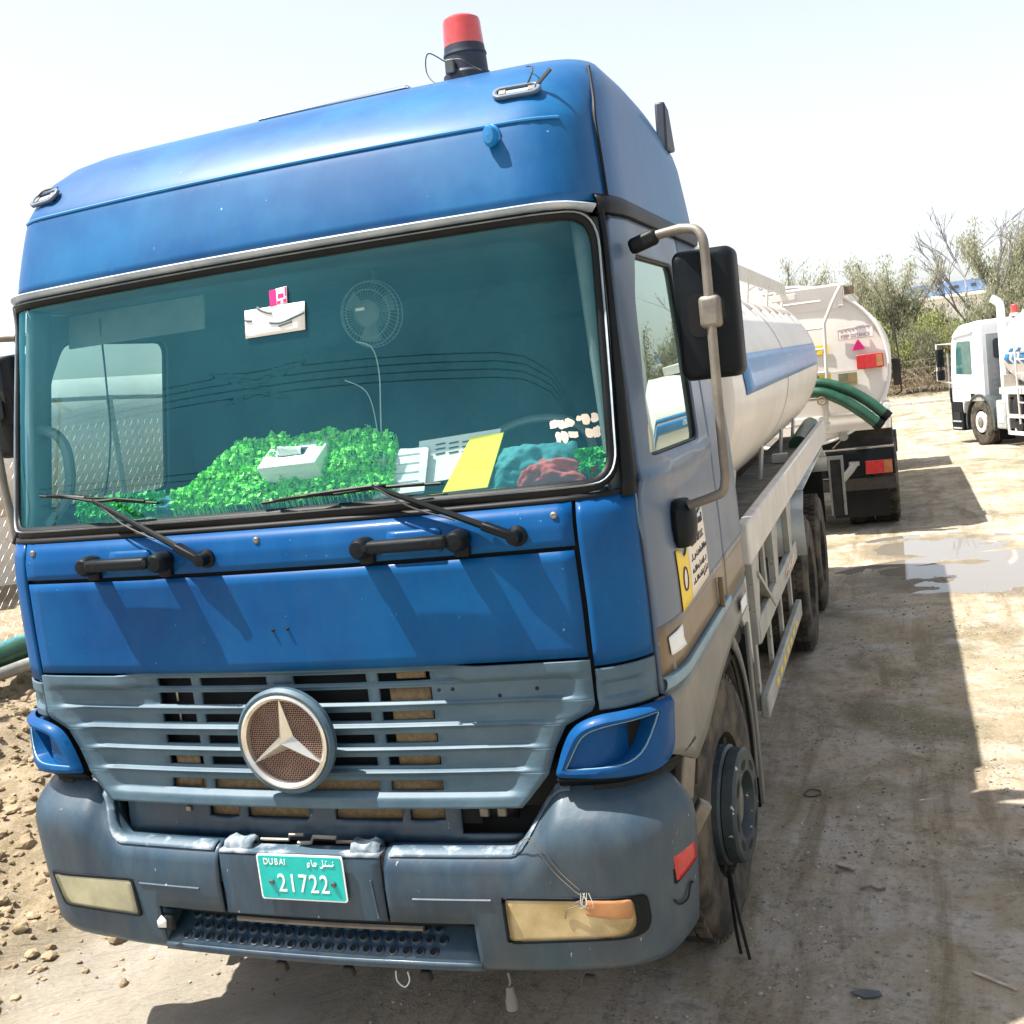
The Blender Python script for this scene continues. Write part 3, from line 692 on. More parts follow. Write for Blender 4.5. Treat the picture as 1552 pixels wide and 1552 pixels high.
# ---- emblem
EC = F(.016, 1.118, .028)
en = (F(-.03, 1.092, 0)-F(-.03, 1.088, 0)).cross(Vector((1, 0, 0))).normalized()
em = MB(); em.lathe([(.150, .0), (.176, .0), (.178, -.022), (.168, -.034), (.158, -.030), (.150, -.02)], EC, 'y', 48)
emo = em.build('emblem', 'faded_grille', TR)
mb = MB(); mb.lathe([(.141, -.01), (.158, -.022), (.157, -.036), (.149, -.040), (.140, -.032), (.137, -.012)], EC, 'y', 48); mb.build('ring', 'chrome', emo)
mb = MB(); mb.lathe([(.142, -.006), (.0005, -.010)], EC, 'y', 40); mb.build('backing', 'dark_void', emo)
mb = MB()                                                           # perforated plate: bars crossing
for k in range(-14, 15):
    h = k*.0098; w = math.sqrt(max(0, .141**2-h*h))
    if w < .02: continue
    for dx, dz in ((1, 1), (1, -1)):
        q = .7071; n_ = Vector((dx*q, 0, dz*q)); t_ = Vector((-dz*q, 0, dx*q))
        mb.beam(EC+n_*h-t_*w+Vector((0, -.012, 0)), EC+n_*h+t_*w+Vector((0, -.012, 0)), .004, .0045, up=(0, 1, 0))
mb.build('mesh', 'emblem_mesh', emo, smooth=0)['kind'] = 'stuff'
mb = MB()
for k in range(3):                                                  # the three-pointed star
    a = R(90+120*k); d = Vector((math.cos(a), 0, math.sin(a))); p = Vector((-math.sin(a), 0, math.cos(a)))
    y0, y1 = Vector((0, -.014, 0)), Vector((0, -.050, 0))
    tip = EC+d*.146; c = EC
    rb = Vector((math.cos(a-R(60)), 0, math.sin(a-R(60)))); lb = Vector((math.cos(a+R(60)), 0, math.sin(a+R(60))))
    mb.add([c+y1, tip+y0+Vector((0, -.014, 0)), c+rb*.030+y0, c+lb*.030+y0, tip+y0], [(0, 1, 2), (0, 3, 1), (1, 4, 2), (3, 4, 1)])
mb.build('star', 'chrome', emo, smooth=0)
# ---- windscreen
def scr(g, zb=1.858, zt=2.648, rb=.085, rt=.10): return dense(roundpoly([(-1.165-g, zb-g), (1.165+g, zb-g), (1.235+g, zt+g), (-1.235-g, zt+g)], [rb+g, rb+g, rt+g, rt+g], 8), .06)
mb = MB(); mb.ringpatch(scr(0), Fo(-.002), 14); ws = mb.build('windscreen', 'windscreen_glass', TR)
def frame(name, mat, g0, g1, off0, off1, parent, solid=.01):
    A, B = scr(g0), scr(g1); n = min(len(A), len(B))
    if len(A) != len(B):
        A = resample(A, 160); B = resample(B, 160)
    mb = MB(); N = len(A)
    mb.add([F(p[0], p[1], off0) for p in A]+[F((p[0]+q[0])/2, (p[1]+q[1])/2, (off0+off1)/2+.006) for p, q in zip(A, B)]+[F(p[0], p[1], off1) for p in B],
           [(k*N+i, k*N+(i+1) % N, (k+1)*N+(i+1) % N, (k+1)*N+i) for k in range(2) for i in range(N)])
    return mb.build(name, mat, parent, smooth=60, solid=solid)
def resample(o, n):
    L = [0.]
    for i in range(len(o)): a = o[i]; b = o[(i+1) % len(o)]; L.append(L[-1]+math.hypot(b[0]-a[0], b[1]-a[1]))
    r = []
    for k in range(n):
        d = L[-1]*k/n; i = 0
        while L[i+1] < d: i += 1
        t = (d-L[i])/(L[i+1]-L[i]); a = o[i]; b = o[(i+1) % len(o)]; r.append((a[0]+(b[0]-a[0])*t, a[1]+(b[1]-a[1])*t))
    return r
frame('seal', 'black_rubber', -.006, .034, .004, .004, ws)
frame('seal_strip', 'trim_pale', .013, .0165, .012, .012, ws, solid=.004)
# black cowl under the glass, pillars and the lip above
gridpanel('cowl', 'black_rubber', lin(-1.262, 1.262, 50), [1.808, 1.816, 1.824], .003)
for sg in (-1, 1):
    o = [(1.19, 1.80), (1.272, 1.80), (1.272, 2.30), (1.285, 2.62), (1.33, 2.69), (1.33, 2.715), (1.255, 2.715), (1.267, 2.6), (1.21, 2.0), (1.195, 1.86)]
    mb = MB(); zs = lin(1.80, 2.70, 20)
    mb.grid(lambda u, z: F(sg*(lerp([(1.80, 1.20), (1.86, 1.20), (2.6, 1.268), (2.70, 1.262)], z)*(1-u)+lerp([(1.8, 1.268), (2.3, 1.275), (2.7, 1.298)], z)*u), z, .006+.012*math.sin(math.pi*u)), lin(0, 1, 5), zs)
    mb.build('pillar', 'black_rubber', TR, solid=.02)
mb = MB()
ss = lin(-1.24, 1.24, 50)
mb.grid(lambda s, k: F(s, [2.672, 2.682, 2.690, 2.694, 2.702][k]-.012*sstep(1.1, 1.26, abs(s)), [.004, .018, .026, .024, .0][k]), ss, range(5))
mb.build('brow_strip', 'trim_pale', TR, smooth=60, solid=.008)
# ---- high roof
RT = [(2.70, 1, 1), (2.76, .995, .985), (2.84, .988, .958), (2.90, .982, .936), (2.965, .975, .910), (2.985, .973, .898), (3.05, .966, .838), (3.12, .952, .755), (3.185, .93, .635),
      (3.235, .90, .50), (3.272, .855, .36), (3.30, .775, .24), (3.318, .655, .14), (3.33, .48, .06), (3.336, .26, .02), (3.338, 0.02, 0)]
def roof(s, k, off=0):
    i = min(int(k), len(RT)-2); t = k-i; a, b = RT[i], RT[i+1]
    z = a[0]+(b[0]-a[0])*t; sx = a[1]+(b[1]-a[1])*t; sy = a[2]+(b[2]-a[2])*t
    p = F(s, 2.70)
    x, y = p.x*sx, p.y
    if y < 1.2: y = 1.2+(y-1.2)*sy
    tx = max(0, min(1, (y-1.2)/.7)); z -= .10*tx*tx*(z-2.70)/.67
    return Vector((x, y, z))
rs = lin(-s_at(CAB_REAR), -1.3, 18)[:-1]+lin(-1.3, 1.3, 56)+lin(1.3, s_at(CAB_REAR), 18)[1:]
mb = MB(); mb.grid(lambda s, k: roof(s, k), rs, [k/2 for k in range(0, 2*len(RT)-1)])
for o_ in (0, 1): pass
rf = mb.build('roof', 'roof_paint', TR, smooth=60, solid=.012)
mb = MB(); mb.tube([roof(s, 4.05)+Vector((0, -.002, 0)) for s in lin(-1.16, 1.16, 60)], .0055, 6); mb.build('crease', 'stripe_blue', rf)  # lighter blue tube: the crease highlight is put into its colour
# side seam between front roof shell and side
for sg in (-1, 1):
    mb = MB(); mb.tube(smooth_path([roof(sg*(1.335-.0*k), k)+Vector((sg*.004, -.003, 0)) for k in (0, 2, 4, 6, 8)]), .006, 6); mb.build('seam', 'black_rubber', rf)
    # rain gutter over the door
    mb = MB()
    mb.grid(lambda s, k: F(sg*s, [2.655, 2.66, 2.685, 2.71, 2.722][k], [.0, .016, .022, .014, .0][k]), lin(1.262, s_at(CAB_REAR-.02), 30), range(5))
    mb.build('rain_gutter', 'black_rubber', TR, solid=.01)
# roof hatch, beacon, lamps, camera knob, wires, fin
mb = MB(); mb.box((-.02, 1.24, 3.309), (.66, .55, .026), Matrix.Rotation(R(-1.5), 3, 'X')); mb.build('roof_hatch', 'blue_paint_side', rf, bevel=.018)
BX, BY = .565, .93
def roof_z(x, y):
    best = None
    for s in lin(-1.3, 1.3, 80):
        for k in lin(4, 14.5, 60):
            p = roof(s, k); d = (p.x-x)**2+(p.y-y)**2
            if best is None or d < best[0]: best = (d, p.z)
    return best[1]
bz = roof_z(BX, BY)-.012
mb = MB(); mb.lathe([(.088, -.03), (.088, .02), (.079, .03), (.077, .085), (.080, .09), (.078, .10)], (BX, BY, bz), 'z', 32, True); bo = mb.build('beacon', 'beacon_base', TR, smooth=30)
mb = MB(); mb.lathe([(.076, .10), (.074, .122)], (BX, BY, bz), 'z', 32); mb.build('lower_dome', 'beacon_base', bo)
mb = MB(); mb.lathe([(.074, .118), (.069, .205), (.066, .216), (.050, .226), (.0005, .229)], (BX, BY, bz), 'z', 32); mb.build('dome', 'beacon_red', bo)
mb = MB(); mb.box((BX-.03, BY-.088, bz+.04), (.035, .02, .05)); mb.build('bracket', 'plastic_dark', bo, bevel=.004)
mb = MB(); mb.tube(smooth_path([(BX-.06, BY-.05, bz+.07), (BX-.12, BY-.06, bz+.11), (BX-.135, BY-.06, bz+.05), (BX-.10, BY-.08, bz+.0), (BX-.04, BY-.11, bz-.02)]), .0025, 5)
mb.tube(smooth_path([(BX-.02, BY-.095, bz+.06), (BX+.02, BY-.11, bz+.05), (BX+.06, BY-.10, bz+.02), (BX+.09, BY-.10, bz+.0)]), .0025, 5); mb.build('cable', 'wire_dark', bo)
def on_roof(x, z):
    best = None
    for s in lin(-1.25, 1.25, 240):
        for k in lin(2, 10, 90):
            p = roof(s, k); d = (p.x-x)**2+(p.z-z)**2
            if best is None or d < best[0]: best = (d, s, k)
    s, k = best[1:]; e = .02
    n = (roof(s+e, k)-roof(s-e, k)).cross(roof(s, k+e)-roof(s, k-e)).normalized()
    u = (roof(s+e, k)-roof(s-e, k)).normalized()
    if n.y > 0: n = -n
    return roof(s, k), u, n
for lx, lz in ((.905, 3.07), (-.945, 3.045)):
    p, u, n = on_roof(lx, lz); w = n.cross(u); w = w if w.z > 0 else -w
    mp_ = lambda a, b, t: p+u*a+w*b+n*t
    mb = MB(); mb.ringpatch(rrect(-.078, .078, -.032, .032, .03), lambda a, b: mp_(a, b, .004), 2, rrect(-.064, .064, -.02, .02, .019)); lo_ = mb.build('roof_lamp', 'blue_paint_side', TR, solid=-.012)
    mb = MB(); mb.ringpatch(rrect(-.064, .064, -.02, .02, .019), lambda a, b: mp_(a, b, .003), 2); mb.build('socket', 'dark_void', lo_)
    for q in (-.047, .047):
        mb = MB(); mb.box((0, 0, 0), (.022, .024, .012)); mb.v = [tuple(mp_(q+v[0], v[1], .008+v[2])) for v in mb.v]; mb.build('clip', 'steel_dull', lo_)
    mb = MB(); mb.box((0, 0, 0), (.07, .018, .01)); mb.v = [tuple(mp_(v[0], v[1], .006+v[2])) for v in mb.v]; mb.build('bulb', 'lens_clear', lo_)
    mb = MB(); mb.tube(smooth_path([mp_(.03, .02, .01), mp_(.05, .06, .03), mp_(.045, .12, .02), mp_(.02, .17, .0)]) if lx > 0 else smooth_path([mp_(-.06, .005, .01), mp_(-.02, .03, .02), mp_(.06, .035, .012)]), .003, 5); mb.build('cable', 'wire_dark', lo_)
    if lx > 0:
        mb = MB(); mb.beam(mp_(.06, .012, .008), mp_(.115, .022, .05), .012, .008); mb.build('lamp_tongue', 'plastic_dark', lo_)
p, u, n = on_roof(.848, 2.925)
mb = MB(); mb.lathe([(.0005, -.05), (.022, -.048), (.030, -.03), (.026, -.005), (.034, .0), (.034, .03)], p, 'y', 14); mb.v = [(p.x+(v[0]-p.x)*.75, v[1], p.z+(v[2]-p.z)*1.15) for v in mb.v]; mb.build('washer_nozzle', 'stripe_blue', TR)
mb = MB(); mb.extrude([(0, -.06), (.17, -.05), (.10, .10), (.03, .12)], lambda a, b, t: Vector((1.078+t+(.03*a), 1.76+a, 3.13+b*1.15)), .045); mb.build('air_deflector', 'beacon_base', TR, bevel=.01)
# ---- doors
S0, S1 = 1.283, s_at(1.365)
def wz_top(s): return 2.655
WIN = roundpoly([(1.365, 1.895), (s_at(1.16), 1.875), (s_at(1.20), 2.545), (1.52, 2.545), (1.44, 2.40)], [.03, .05, .06, .05, .04], 5)
DOOR = roundpoly([(S0, 1.16), (S1, 1.16), (S1, 2.65), (1.315, 2.65), (1.298, 2.3), (S0, 1.82)], .012, 3)
for sg in (-1, 1):
    A = resample(DOOR, 200); B = resample(WIN, 200)
    # start both outlines at the same angle
    def startat(o, c):
        k = min(range(len(o)), key=lambda i: abs(math.atan2(o[i][1]-c[1], o[i][0]-c[0])-(-2.2))); return o[k:]+o[:k]
    c = (s_at(.72), 2.2); A = startat(A, c)
    # match by angle so that the ring does not twist
    def ray_hit(o, ang):
        dx, dy = math.cos(ang), math.sin(ang); best = None
        for i in range(len(o)):
            a = o[i]; b = o[(i+1) % len(o)]; ex, ey = b[0]-a[0], b[1]-a[1]; den = dx*ey-dy*ex
            if abs(den) < 1e-9: continue
            t = ((a[0]-c[0])*ey-(a[1]-c[1])*ex)/den; q = ((a[0]-c[0])*dy-(a[1]-c[1])*dx)/den
            if t > 0 and -1e-6 <= q <= 1+1e-6 and (best is None or t < best): best = t
        return (c[0]+dx*best, c[1]+dy*best)
    B2 = [ray_hit(B, math.atan2(a[1]-c[1], a[0]-c[0])) for a in A]
    mb = MB(); mb.ringpatch([(sg*a, z) for a, z in A], lambda s, z: F(s, z, .004+.014*math.exp(-((z-1.83)/.02)**2)), 22, [(sg*a, z) for a, z in B2])
    do = mb.build('door', 'blue_paint_side', TR, smooth=45, solid=.03)
    mb = MB(); mb.ringpatch([(sg*a, z) for a, z in B], Fo(-.014), 10); mb.build('window', 'door_glass', do)
    mb = MB(); ins = [(c[0]+(a-c[0])*.965, c[1]+(z-c[1])*.972) for a, z in B]
    mb.ringpatch([(sg*a, z) for a, z in B], Fo(-.004), 2, [(sg*a, z) for a, z in ins]); mb.build('window_seal', 'black_rubber', do, solid=.012)
    # fixed quarter strip and stripe
    def stripe_z(s): return 0
    gridpanel('brown_band', 'brown_stripe', lin(*((S0+.002, S1-.002) if sg > 0 else (-S1+.002, -S0-.002)), 24), lin(1.222, 1.378, 4), .0065, parent=do, solid=.004)
    mb = MB(); mb.grid(lambda s, k: F(sg*s, [1.222, 1.218, 1.205, 1.185, 1.17][k], [.006, .022, .026, .022, .005][k]), lin(S0+.002, S1-.002, 24), range(5)); mb.build('door_moulding', 'moulding_teal', do, solid=.004)
    # lock and handle recess
    a, b = s_at(1.16), s_at(1.25)
    mb = MB(); mb.ringpatch(rrect(*((a+.02, b) if sg > 0 else (-b, -a-.02)), 1.255, 1.315, .012), Fo(.009), 2); mb.build('handle_recess', 'dark_void', do)
    mb = MB(); mb.beam(F(sg*(a+.0), 1.215, .02), F(sg*(a+.0), 1.335, .02), .012, .02); mb.build('handle', 'brown_stripe', do, bevel=.004)
    # cab side behind the door, with its own band
    ss2 = lin(*((S1+.012, s_at(CAB_REAR)) if sg > 0 else (-s_at(CAB_REAR), -S1-.012)), 12)
    qp = gridpanel('rear_side_panel', 'blue_paint_side', ss2, lin(1.16, 2.655, 12), .003)
    gridpanel('brown_band', 'brown_stripe', ss2, lin(1.195, 1.378, 4), .0055, parent=qp, solid=.004)
    # roof underside line
    gridpanel('side_header', 'blue_paint_side', lin(*((1.33, s_at(CAB_REAR)) if sg > 0 else (-s_at(CAB_REAR), -1.33)), 20), [2.652, 2.68, 2.70], .001)
    # lower wing and step area down to the wheel arch
    ARCH = [(1.262, 1.150), (s_at(1.92), 1.150), (s_at(1.92), 1.06), (s_at(1.62), 1.06), (s_at(1.50), 1.02), (s_at(1.36), .995), (s_at(1.15), .985), (s_at(.85), .955), (s_at(.55), .905), (s_at(.42), .885), (1.30, .955)]
    mb = MB(); ua = [(s, lerp([(1.262, .985), (1.34, .955), (s_at(.42), .89), (s_at(.65), .905), (s_at(1.0), .985), (s_at(1.35), 1.03), (s_at(1.92), 1.06)], s)) for s in lin(1.262, s_at(1.92), 40)]
    mb.add([F(sg*s, z0+(1.158-z0)*k/6, .014*(1-k/6)) for k in range(7) for s, z0 in ua], [(k*41+i, k*41+i+1, (k+1)*41+i+1, (k+1)*41+i) for k in range(6) for i in range(40)])
    mb.build('wing', 'wing_grey', TR, solid=.02)
# door stickers (right-hand door in the picture)
DS = bpy.data.objects['door.001'] if 'door.001' in bpy.data.objects else do
def D(a, b, off=.011): return F(a, b, off)
sy0, sy1 = s_at(.50), s_at(.985)
YS = sy0+.15
mb = MB(); mb.ringpatch(dense(roundpoly([(YS-.02, 1.374), (sy1, 1.382), (sy1, 1.640), (YS+.03, 1.600), (YS-.02, 1.58)], .004, 2), .06), lambda a, b: D(a, b, .008), 4); stk = mb.build('paper_sticker', 'cream_print', DS, solid=-.002)
mb = MB(); mb.ringpatch(dense([(sy0-.05, 1.372), (YS-.024, 1.376), (YS-.024, 1.565), (YS-.06, 1.54), (YS-.10, 1.535), (YS-.14, 1.56), (sy0-.04, 1.575), (sy0-.07, 1.575)], .05), lambda a, b: D(a, b, .008), 4); yst = mb.build('paper_sticker', 'yellow_print', DS, solid=-.002); yst['label'] = 'yellow strip with a small face drawing'
mb = MB(); N = 24
mb.tube([D(sy0+.03+.036*math.cos(6.2832*k/N), 1.465+.038*math.sin(6.2832*k/N), .012) for k in range(N)], .003, 5, closed=True); mb.build('drawn_ring', 'dark_print', yst)
mb = MB(); mb.ringpatch([(sy0+.03+.030*math.cos(6.2832*k/N), 1.465+.033*math.sin(6.2832*k/N)) for k in range(N)], lambda a, b: D(a, b, .0115), 1); mb.build('drawn_face', 'cream_print', yst)
rnd = random.Random(3)
for row, z in enumerate((1.600, 1.548, 1.500, 1.455, 1.418)):
    if row == 1:
        text('lettering', 'TRANSPORT L.L.C', .038, 'dark_print', stk, lambda x, y, d: D(YS+.165+x, z+.004+y, .0112+d), sx=.82)
        continue
    ls = []
    s = YS+.02
    while s < sy1-.03:                                   # illegible script: short pen strokes
        w = rnd.uniform(.012, .03); h = rnd.uniform(.010, .018)*(1.5 if row == 0 else 1)
        ls.append(smooth_path([Vector((s, z-h*.3, 0)), Vector((s+w*.4, z+h*rnd.uniform(-1, 1), 0)), Vector((s+w, z-h*.2, 0)), Vector((s+w*1.1, z+h, 0))], 4)); s += w+rnd.uniform(.006, .02)
    strokes('lettering', [[(p[0], p[1]) for p in l] for l in ls], .0022 if row else .0035, 'dark_print', stk, lambda a, b, t: D(a, b, .011), 4)
mb = MB(); mb.ringpatch(dense(roundpoly([(s_at(.28), 1.275), (s_at(.43), 1.27), (s_at(.40), 1.30), (s_at(.40), 1.345), (s_at(.27), 1.335)], .006, 2), .05), lambda a, b: D(a, b, .0115), 2); mb.build('torn_label', 'white_paper', DS, solid=-.002)
mb = MB(); mb.ringpatch(dense(rrect(s_at(1.62), s_at(1.80), 1.075, 1.13, .004, 2), .05), lambda a, b: F(a, b, .02), 2); mb.build('white_notice', 'white_paper', TR, solid=-.003)
# ---- headlight pods painted blue
for sg in (-1, 1):
    OUT = roundpoly([(.893, .968), (1.235, .948), (1.30, .985), (1.315, 1.160), (1.20, 1.164), (1.04, 1.161), (.965, 1.13), (.925, 1.06)], [.02, .05, .05, .01, .03, .04, .05, .05], 5)
    A = resample(OUT, 120); c2 = (1.09, 1.06)
    INN = roundpoly([(.930, .996), (1.10, 1.0), (1.16, 1.03), (1.222, 1.140), (1.06, 1.132), (.995, 1.11)], [.012, .05, .05, .008, .04, .04], 5)
    def hit(o, a, c):
        ang = math.atan2(a[1]-c[1], a[0]-c[0]); dx, dy = math.cos(ang), math.sin(ang); best = None
        for i in range(len(o)):
            p = o[i]; q = o[(i+1) % len(o)]; ex, ey = q[0]-p[0], q[1]-p[1]; den = dx*ey-dy*ex
            if abs(den) < 1e-9: continue
            t = ((p[0]-c[0])*ey-(p[1]-c[1])*ex)/den; w = ((p[0]-c[0])*dy-(p[1]-c[1])*dx)/den
            if t > 0 and -1e-6 <= w <= 1+1e-6 and (best is None or t < best): best = t
        return (c[0]+dx*best, c[1]+dy*best)
    B = [hit(INN, a, c2) for a in A]
    prof = [(0., .012), (.18, .034), (.6, .044), (.93, .042), (1.0, .034)]
    mb = MB(); N = len(A)
    for t, of in prof: mb.v += [tuple(F(sg*(a[0]+(b[0]-a[0])*t), a[1]+(b[1]-a[1])*t, of)) for a, b in zip(A, B)]
    # floor of the recess deepens towards the outside
    def rec(s): return .026-.070*sstep(.98, 1.20, s)
    for t in (1.0, .5, .02): mb.v += [tuple(F(sg*(c2[0]+(b[0]-c2[0])*t), c2[1]+(b[1]-c2[1])*t, rec(c2[0]+(b[0]-c2[0])*t))) for b in B]
    K = len(prof)+3
    mb.f += [(k*N+i, k*N+(i+1) % N, (k+1)*N+(i+1) % N, (k+1)*N+i) for k in range(K-1) for i in range(N)]
    mb.f.append(tuple((K-1)*N+i for i in range(N)))
    hl = mb.build('headlight', 'blue_paint', TR, smooth=40)
    mb = MB(); mb.tube([F(sg*b[0], b[1], .036) for b in B[:]], .0028, 5, closed=True); mb.build('rim_edge', 'moulding_teal', hl)
    mb = MB(); mb.grid(lambda s, k: F(sg*s, [.966, .955, .938][k], [.01, -.02, -.03][k]), lin(.90, s_at(.42), 16), range(3)); mb.build('shadow_gap', 'black_plastic', hl, solid=.01)
# ---- bumper
def BG(s, z, off=0): return F(s, z, off)
def b_off(z): return lerp([(.31, -.02), (.335, .012), (.36, .030), (.40, .040), (.50, .046), (.62, .052), (.70, .050), (.735, .040), (.75, .018), (.80, .03), (.90, .03), (.98, -.03)], z)
def z_top(s):
    s = abs(s); return .742+.19*sstep(.735, .905, s)-.02*sstep(1.2, 1.75, s)
def z_bot(s):
    s = abs(s); return .338+.012*sstep(.9, 1.15, s)+.05*sstep(1.15, 1.36, s)+.10*sstep(1.33, 1.72, s)
def bump(s, v, extra=0):
    """v 0..1 outer face, 1..1.6 top ledge going inwards"""
    zb, zt = z_bot(s), z_top(s)
    if v <= 1:
        z = zb+(zt-zb)*v
        w = sstep(.75, .90, zt)
        o = lerp([(0, -.012), (.03, .018), (.08, .034), (.3, .046), (.72, .055), (.90, .047), (.97, .030), (1, .012)], v)*(1-w)+w*lerp([(0, -.012), (.03, .018), (.08, .034), (.3, .046), (.62, .058), (.74, .060), (.80, .052), (.86, .030), (.93, -.004), (1, -.05)], v)
        return F(s, z, o+extra)
    t = (v-1)/.6
    return F(s, zt+.008*math.sin(t*3.0), (.012-.062*sstep(.75, .90, zt))-.075*t)
SE = s_at(.25)
vv = [0, .03, .08, .16, .3, .45, .6, .66, .72, .80, .86, .9, .93, .97, 1, 1.1, 1.3, 1.6]
for sg in (-1, 1):
    ss = lin(.312, SE, 64) if sg > 0 else lin(-SE, -.312, 64)
    # side sections of the bumper, open where the step is
    vs = [bump(s, v) for v in vv for s in ss]; fs = []; n = len(ss)
    for j in range(len(vv)-1):
        for i in range(n-1):
            sm = abs(ss[i]+ss[i+1])/2; vm = (vv[j]+vv[j+1])/2
            zm = z_bot(sm)+(z_top(sm)-z_bot(sm))*min(vm, 1)
            if sm < .60 and .375 < zm < .50: continue
            if .705 < sm < 1.115 and .445 < zm < .585 and False: continue
            fs.append((j*n+i, j*n+i+1, (j+1)*n+i+1, (j+1)*n+i))
    mb = MB(); mb.add(vs, fs); bu = mb.build('bumper', 'bumper_plastic', TR, smooth=50, solid=.012)
    # scuffed lip
    mb = MB(); mb.grid(lambda s, v: bump(s, v)+Vector((0, -.003, .004)), lin(*((.33, .93) if sg > 0 else (-.86, -.33)), 30), [.968, .985, 1.0, 1.08, 1.18]); mb.build('scuff', 'bumper_worn', bu, solid=.002)
    # crease line of the face
    mb = MB(); mb.tube([F(sg*s, .600, .0525) for s in lin(.40, .66, 12)], .005, 6); mb.build('crease', 'bumper_plastic', bu)
    # fog lamp
    A = roundpoly([(.708, .458), (1.10, .475), (1.130, .51), (1.125, .606), (.705, .612)], [.012, .05, .03, .02, .012], 4)
    if sg < 0: A = roundpoly([(.674, .474), (1.040, .480), (1.088, .604), (.686, .618)], [.01, .02, .012, .01], 4)
    A = resample(A, 80); cc = (.90, .54)
    B = [(cc[0]+(a-cc[0])*.945, cc[1]+(z-cc[1])*.87) for a, z in A]
    if sg > 0: B = [(cc[0]+(a-cc[0])*.93-.022, cc[1]+(z-cc[1])*.88) for a, z in A]
    mb = MB(); mb.ringpatch([(sg*a, z) for a, z in A], Fo(.0555), 2, [(sg*a, z) for a, z in B]); fo = mb.build('fog_lamp', 'black_plastic', TR, solid=.012)
    mb = MB(); mb.ringpatch([(sg*a, z) for a, z in B], Fo(.054), 6); mb.build('lens', 'lens_amber' if sg > 0 else 'lens_milky', fo, solid=.02)
    if sg > 0:
        mb = MB(); mb.ringpatch(dense(roundpoly([(.955, .553), (1.02, .541), (1.082, .538), (1.082, .598), (.955, .602)], .008, 2), .04), Fo(.0565), 3); mb.build('indicator_lens', 'lens_orange', fo, solid=.002)
    # side reflector
    q0 = s_at(.14) if sg > 0 else s_at(.14)
    RF = roundpoly([(q0, .60), (q0+.105, .648), (q0+.105, .742), (q0-.006, .70)], .006, 2)
    mb = MB(); mb.ringpatch([(sg*a, z) for a, z in resample(RF, 40)], lambda s, z: F(s, z, .054), 3); ro = mb.build('side_reflector', 'black_plastic', TR, solid=.008)
    RI = [(q0+.05+(a-q0-.05)*.86, .672+(z-.672)*.86) for a, z in resample(RF, 40)]
    mb = MB(); mb.ringpatch([(sg*a, z) for a, z in RI], lambda s, z: F(s, z, .0565), 3); mb.build('lens', 'red_reflector', ro, solid=.002)
# centre section with the number plate
gridpanel('plate_panel', 'bumper_plastic', lin(-.300, .300, 14), [.512, .52, .56, .62, .68, .71, .728, .735], fn=lambda s, z: F(s, z, lerp([(.512, .036), (.52, .046), (.70, .048), (.728, .044), (.736, .03)], z)))
PP = bpy.data.objects['plate_panel']
mb = MB(); mb.grid(lambda s, k: F(s, [.734, .742, .741, .73][k], [.046, .04, -.02, -.03][k]), lin(-.30, .30, 14), range(4)); mb.build('panel_lip', 'bumper_worn', PP, solid=.006)
for a, b in ((-.295, -.18), (.19, .292)):
    mb = MB(); mb.grid(lambda s, k: F(s, [.744, .772, .776, .75][k]-.012*abs(math.sin(s*47)), [.03, .012, -.02, -.03][k]), lin(a, b, 8), range(4)); mb.build('torn_bracket', 'bumper_worn', PP, solid=.008)
mb = MB(); mb.tube([F(-.17, .756, -.02), F(-.06, .757, -.02), F(-.055, .775, -.02), F(.0, .777, -.02)], .006, 6)
mb.tube([F(-.02, .752, -.01), F(.03, .754, -.01), F(.045, .778, -.005), F(.13, .776, -.005)], .007, 6); mb.tube([F(.12, .755, -.02), F(.19, .756, -.02)], .006, 6); mb.build('latch_rod', 'steel_dull', PP)
mb = MB(); mb.tube([F(.272, .53, .05), F(.262, .66, .051)], .003, 5); mb.build('scratch', 'bumper_worn', PP)
# number plate
def NPm(x, y, d=0): return Vector((.018+x, F(.018, .66, 0).y-.056-d, .664+y))
mb = MB(); mb.extrude(rrect(-.160, .160, -.0785, .0785, .010), lambda a, b, t: NPm(a, b, t), .004); npl = mb.build('number_plate', 'white_print', TR, smooth=30)
mb = MB(); mb.extrude(rrect(-.1545, .1545, -.0735, .0735, .008), lambda a, b, t: NPm(a, b, .004+t), .0012); mb.build('plate_face', 'plate_green', npl, smooth=30)
text('lettering', '21722', .088, 'white_print', npl, lambda x, y, d: NPm(.005+x, -.022+y, .0058+d), spacing=1.12, sx=.80)
# DUBAI written with a dotted middle
for ch, xx in (('D', -.125), ('U', -.105), ('B', -.085), ('A', -.066), ('I', -.053)):
    text('lettering', ch, .030, 'white_print', npl, lambda x, y, d: NPm(xx+x, .053+y, .0058+d), sx=.85)
AR = [[(.128, .052), (.122, .046), (.112, .046), (.108, .050)], [(.108, .046), (.100, .046), (.098, .054)], [(.098, .046), (.090, .046), (.089, .064)], [(.089, .046), (.084, .038), (.077, .040)],
      [(.066, .050), (.060, .054), (.056, .049), (.063, .044), (.050, .045)], [(.050, .046), (.047, .064)], [(.040, .050), (.035, .053), (.031, .047), (.038, .043), (.030, .040)],
      [(.127, .059), (.125, .059)], [(.103, .061), (.100, .061)]]
strokes('lettering', [[(p[0], p[1]) for p in smooth_path([Vector((a, b, 0)) for a, b in l], 4)] for l in AR], .0018, 'white_print', npl, lambda a, b, t: NPm(a, b, .006), 5)
for x in (-.112, .118):
    mb = MB(); mb.lathe([(.0095, 0), (.0095, -.005), (.006, -.008), (.0004, -.007)], NPm(x, -.016, .005), 'y', 12); mb.build('plate_screw', 'plastic_dark', npl)
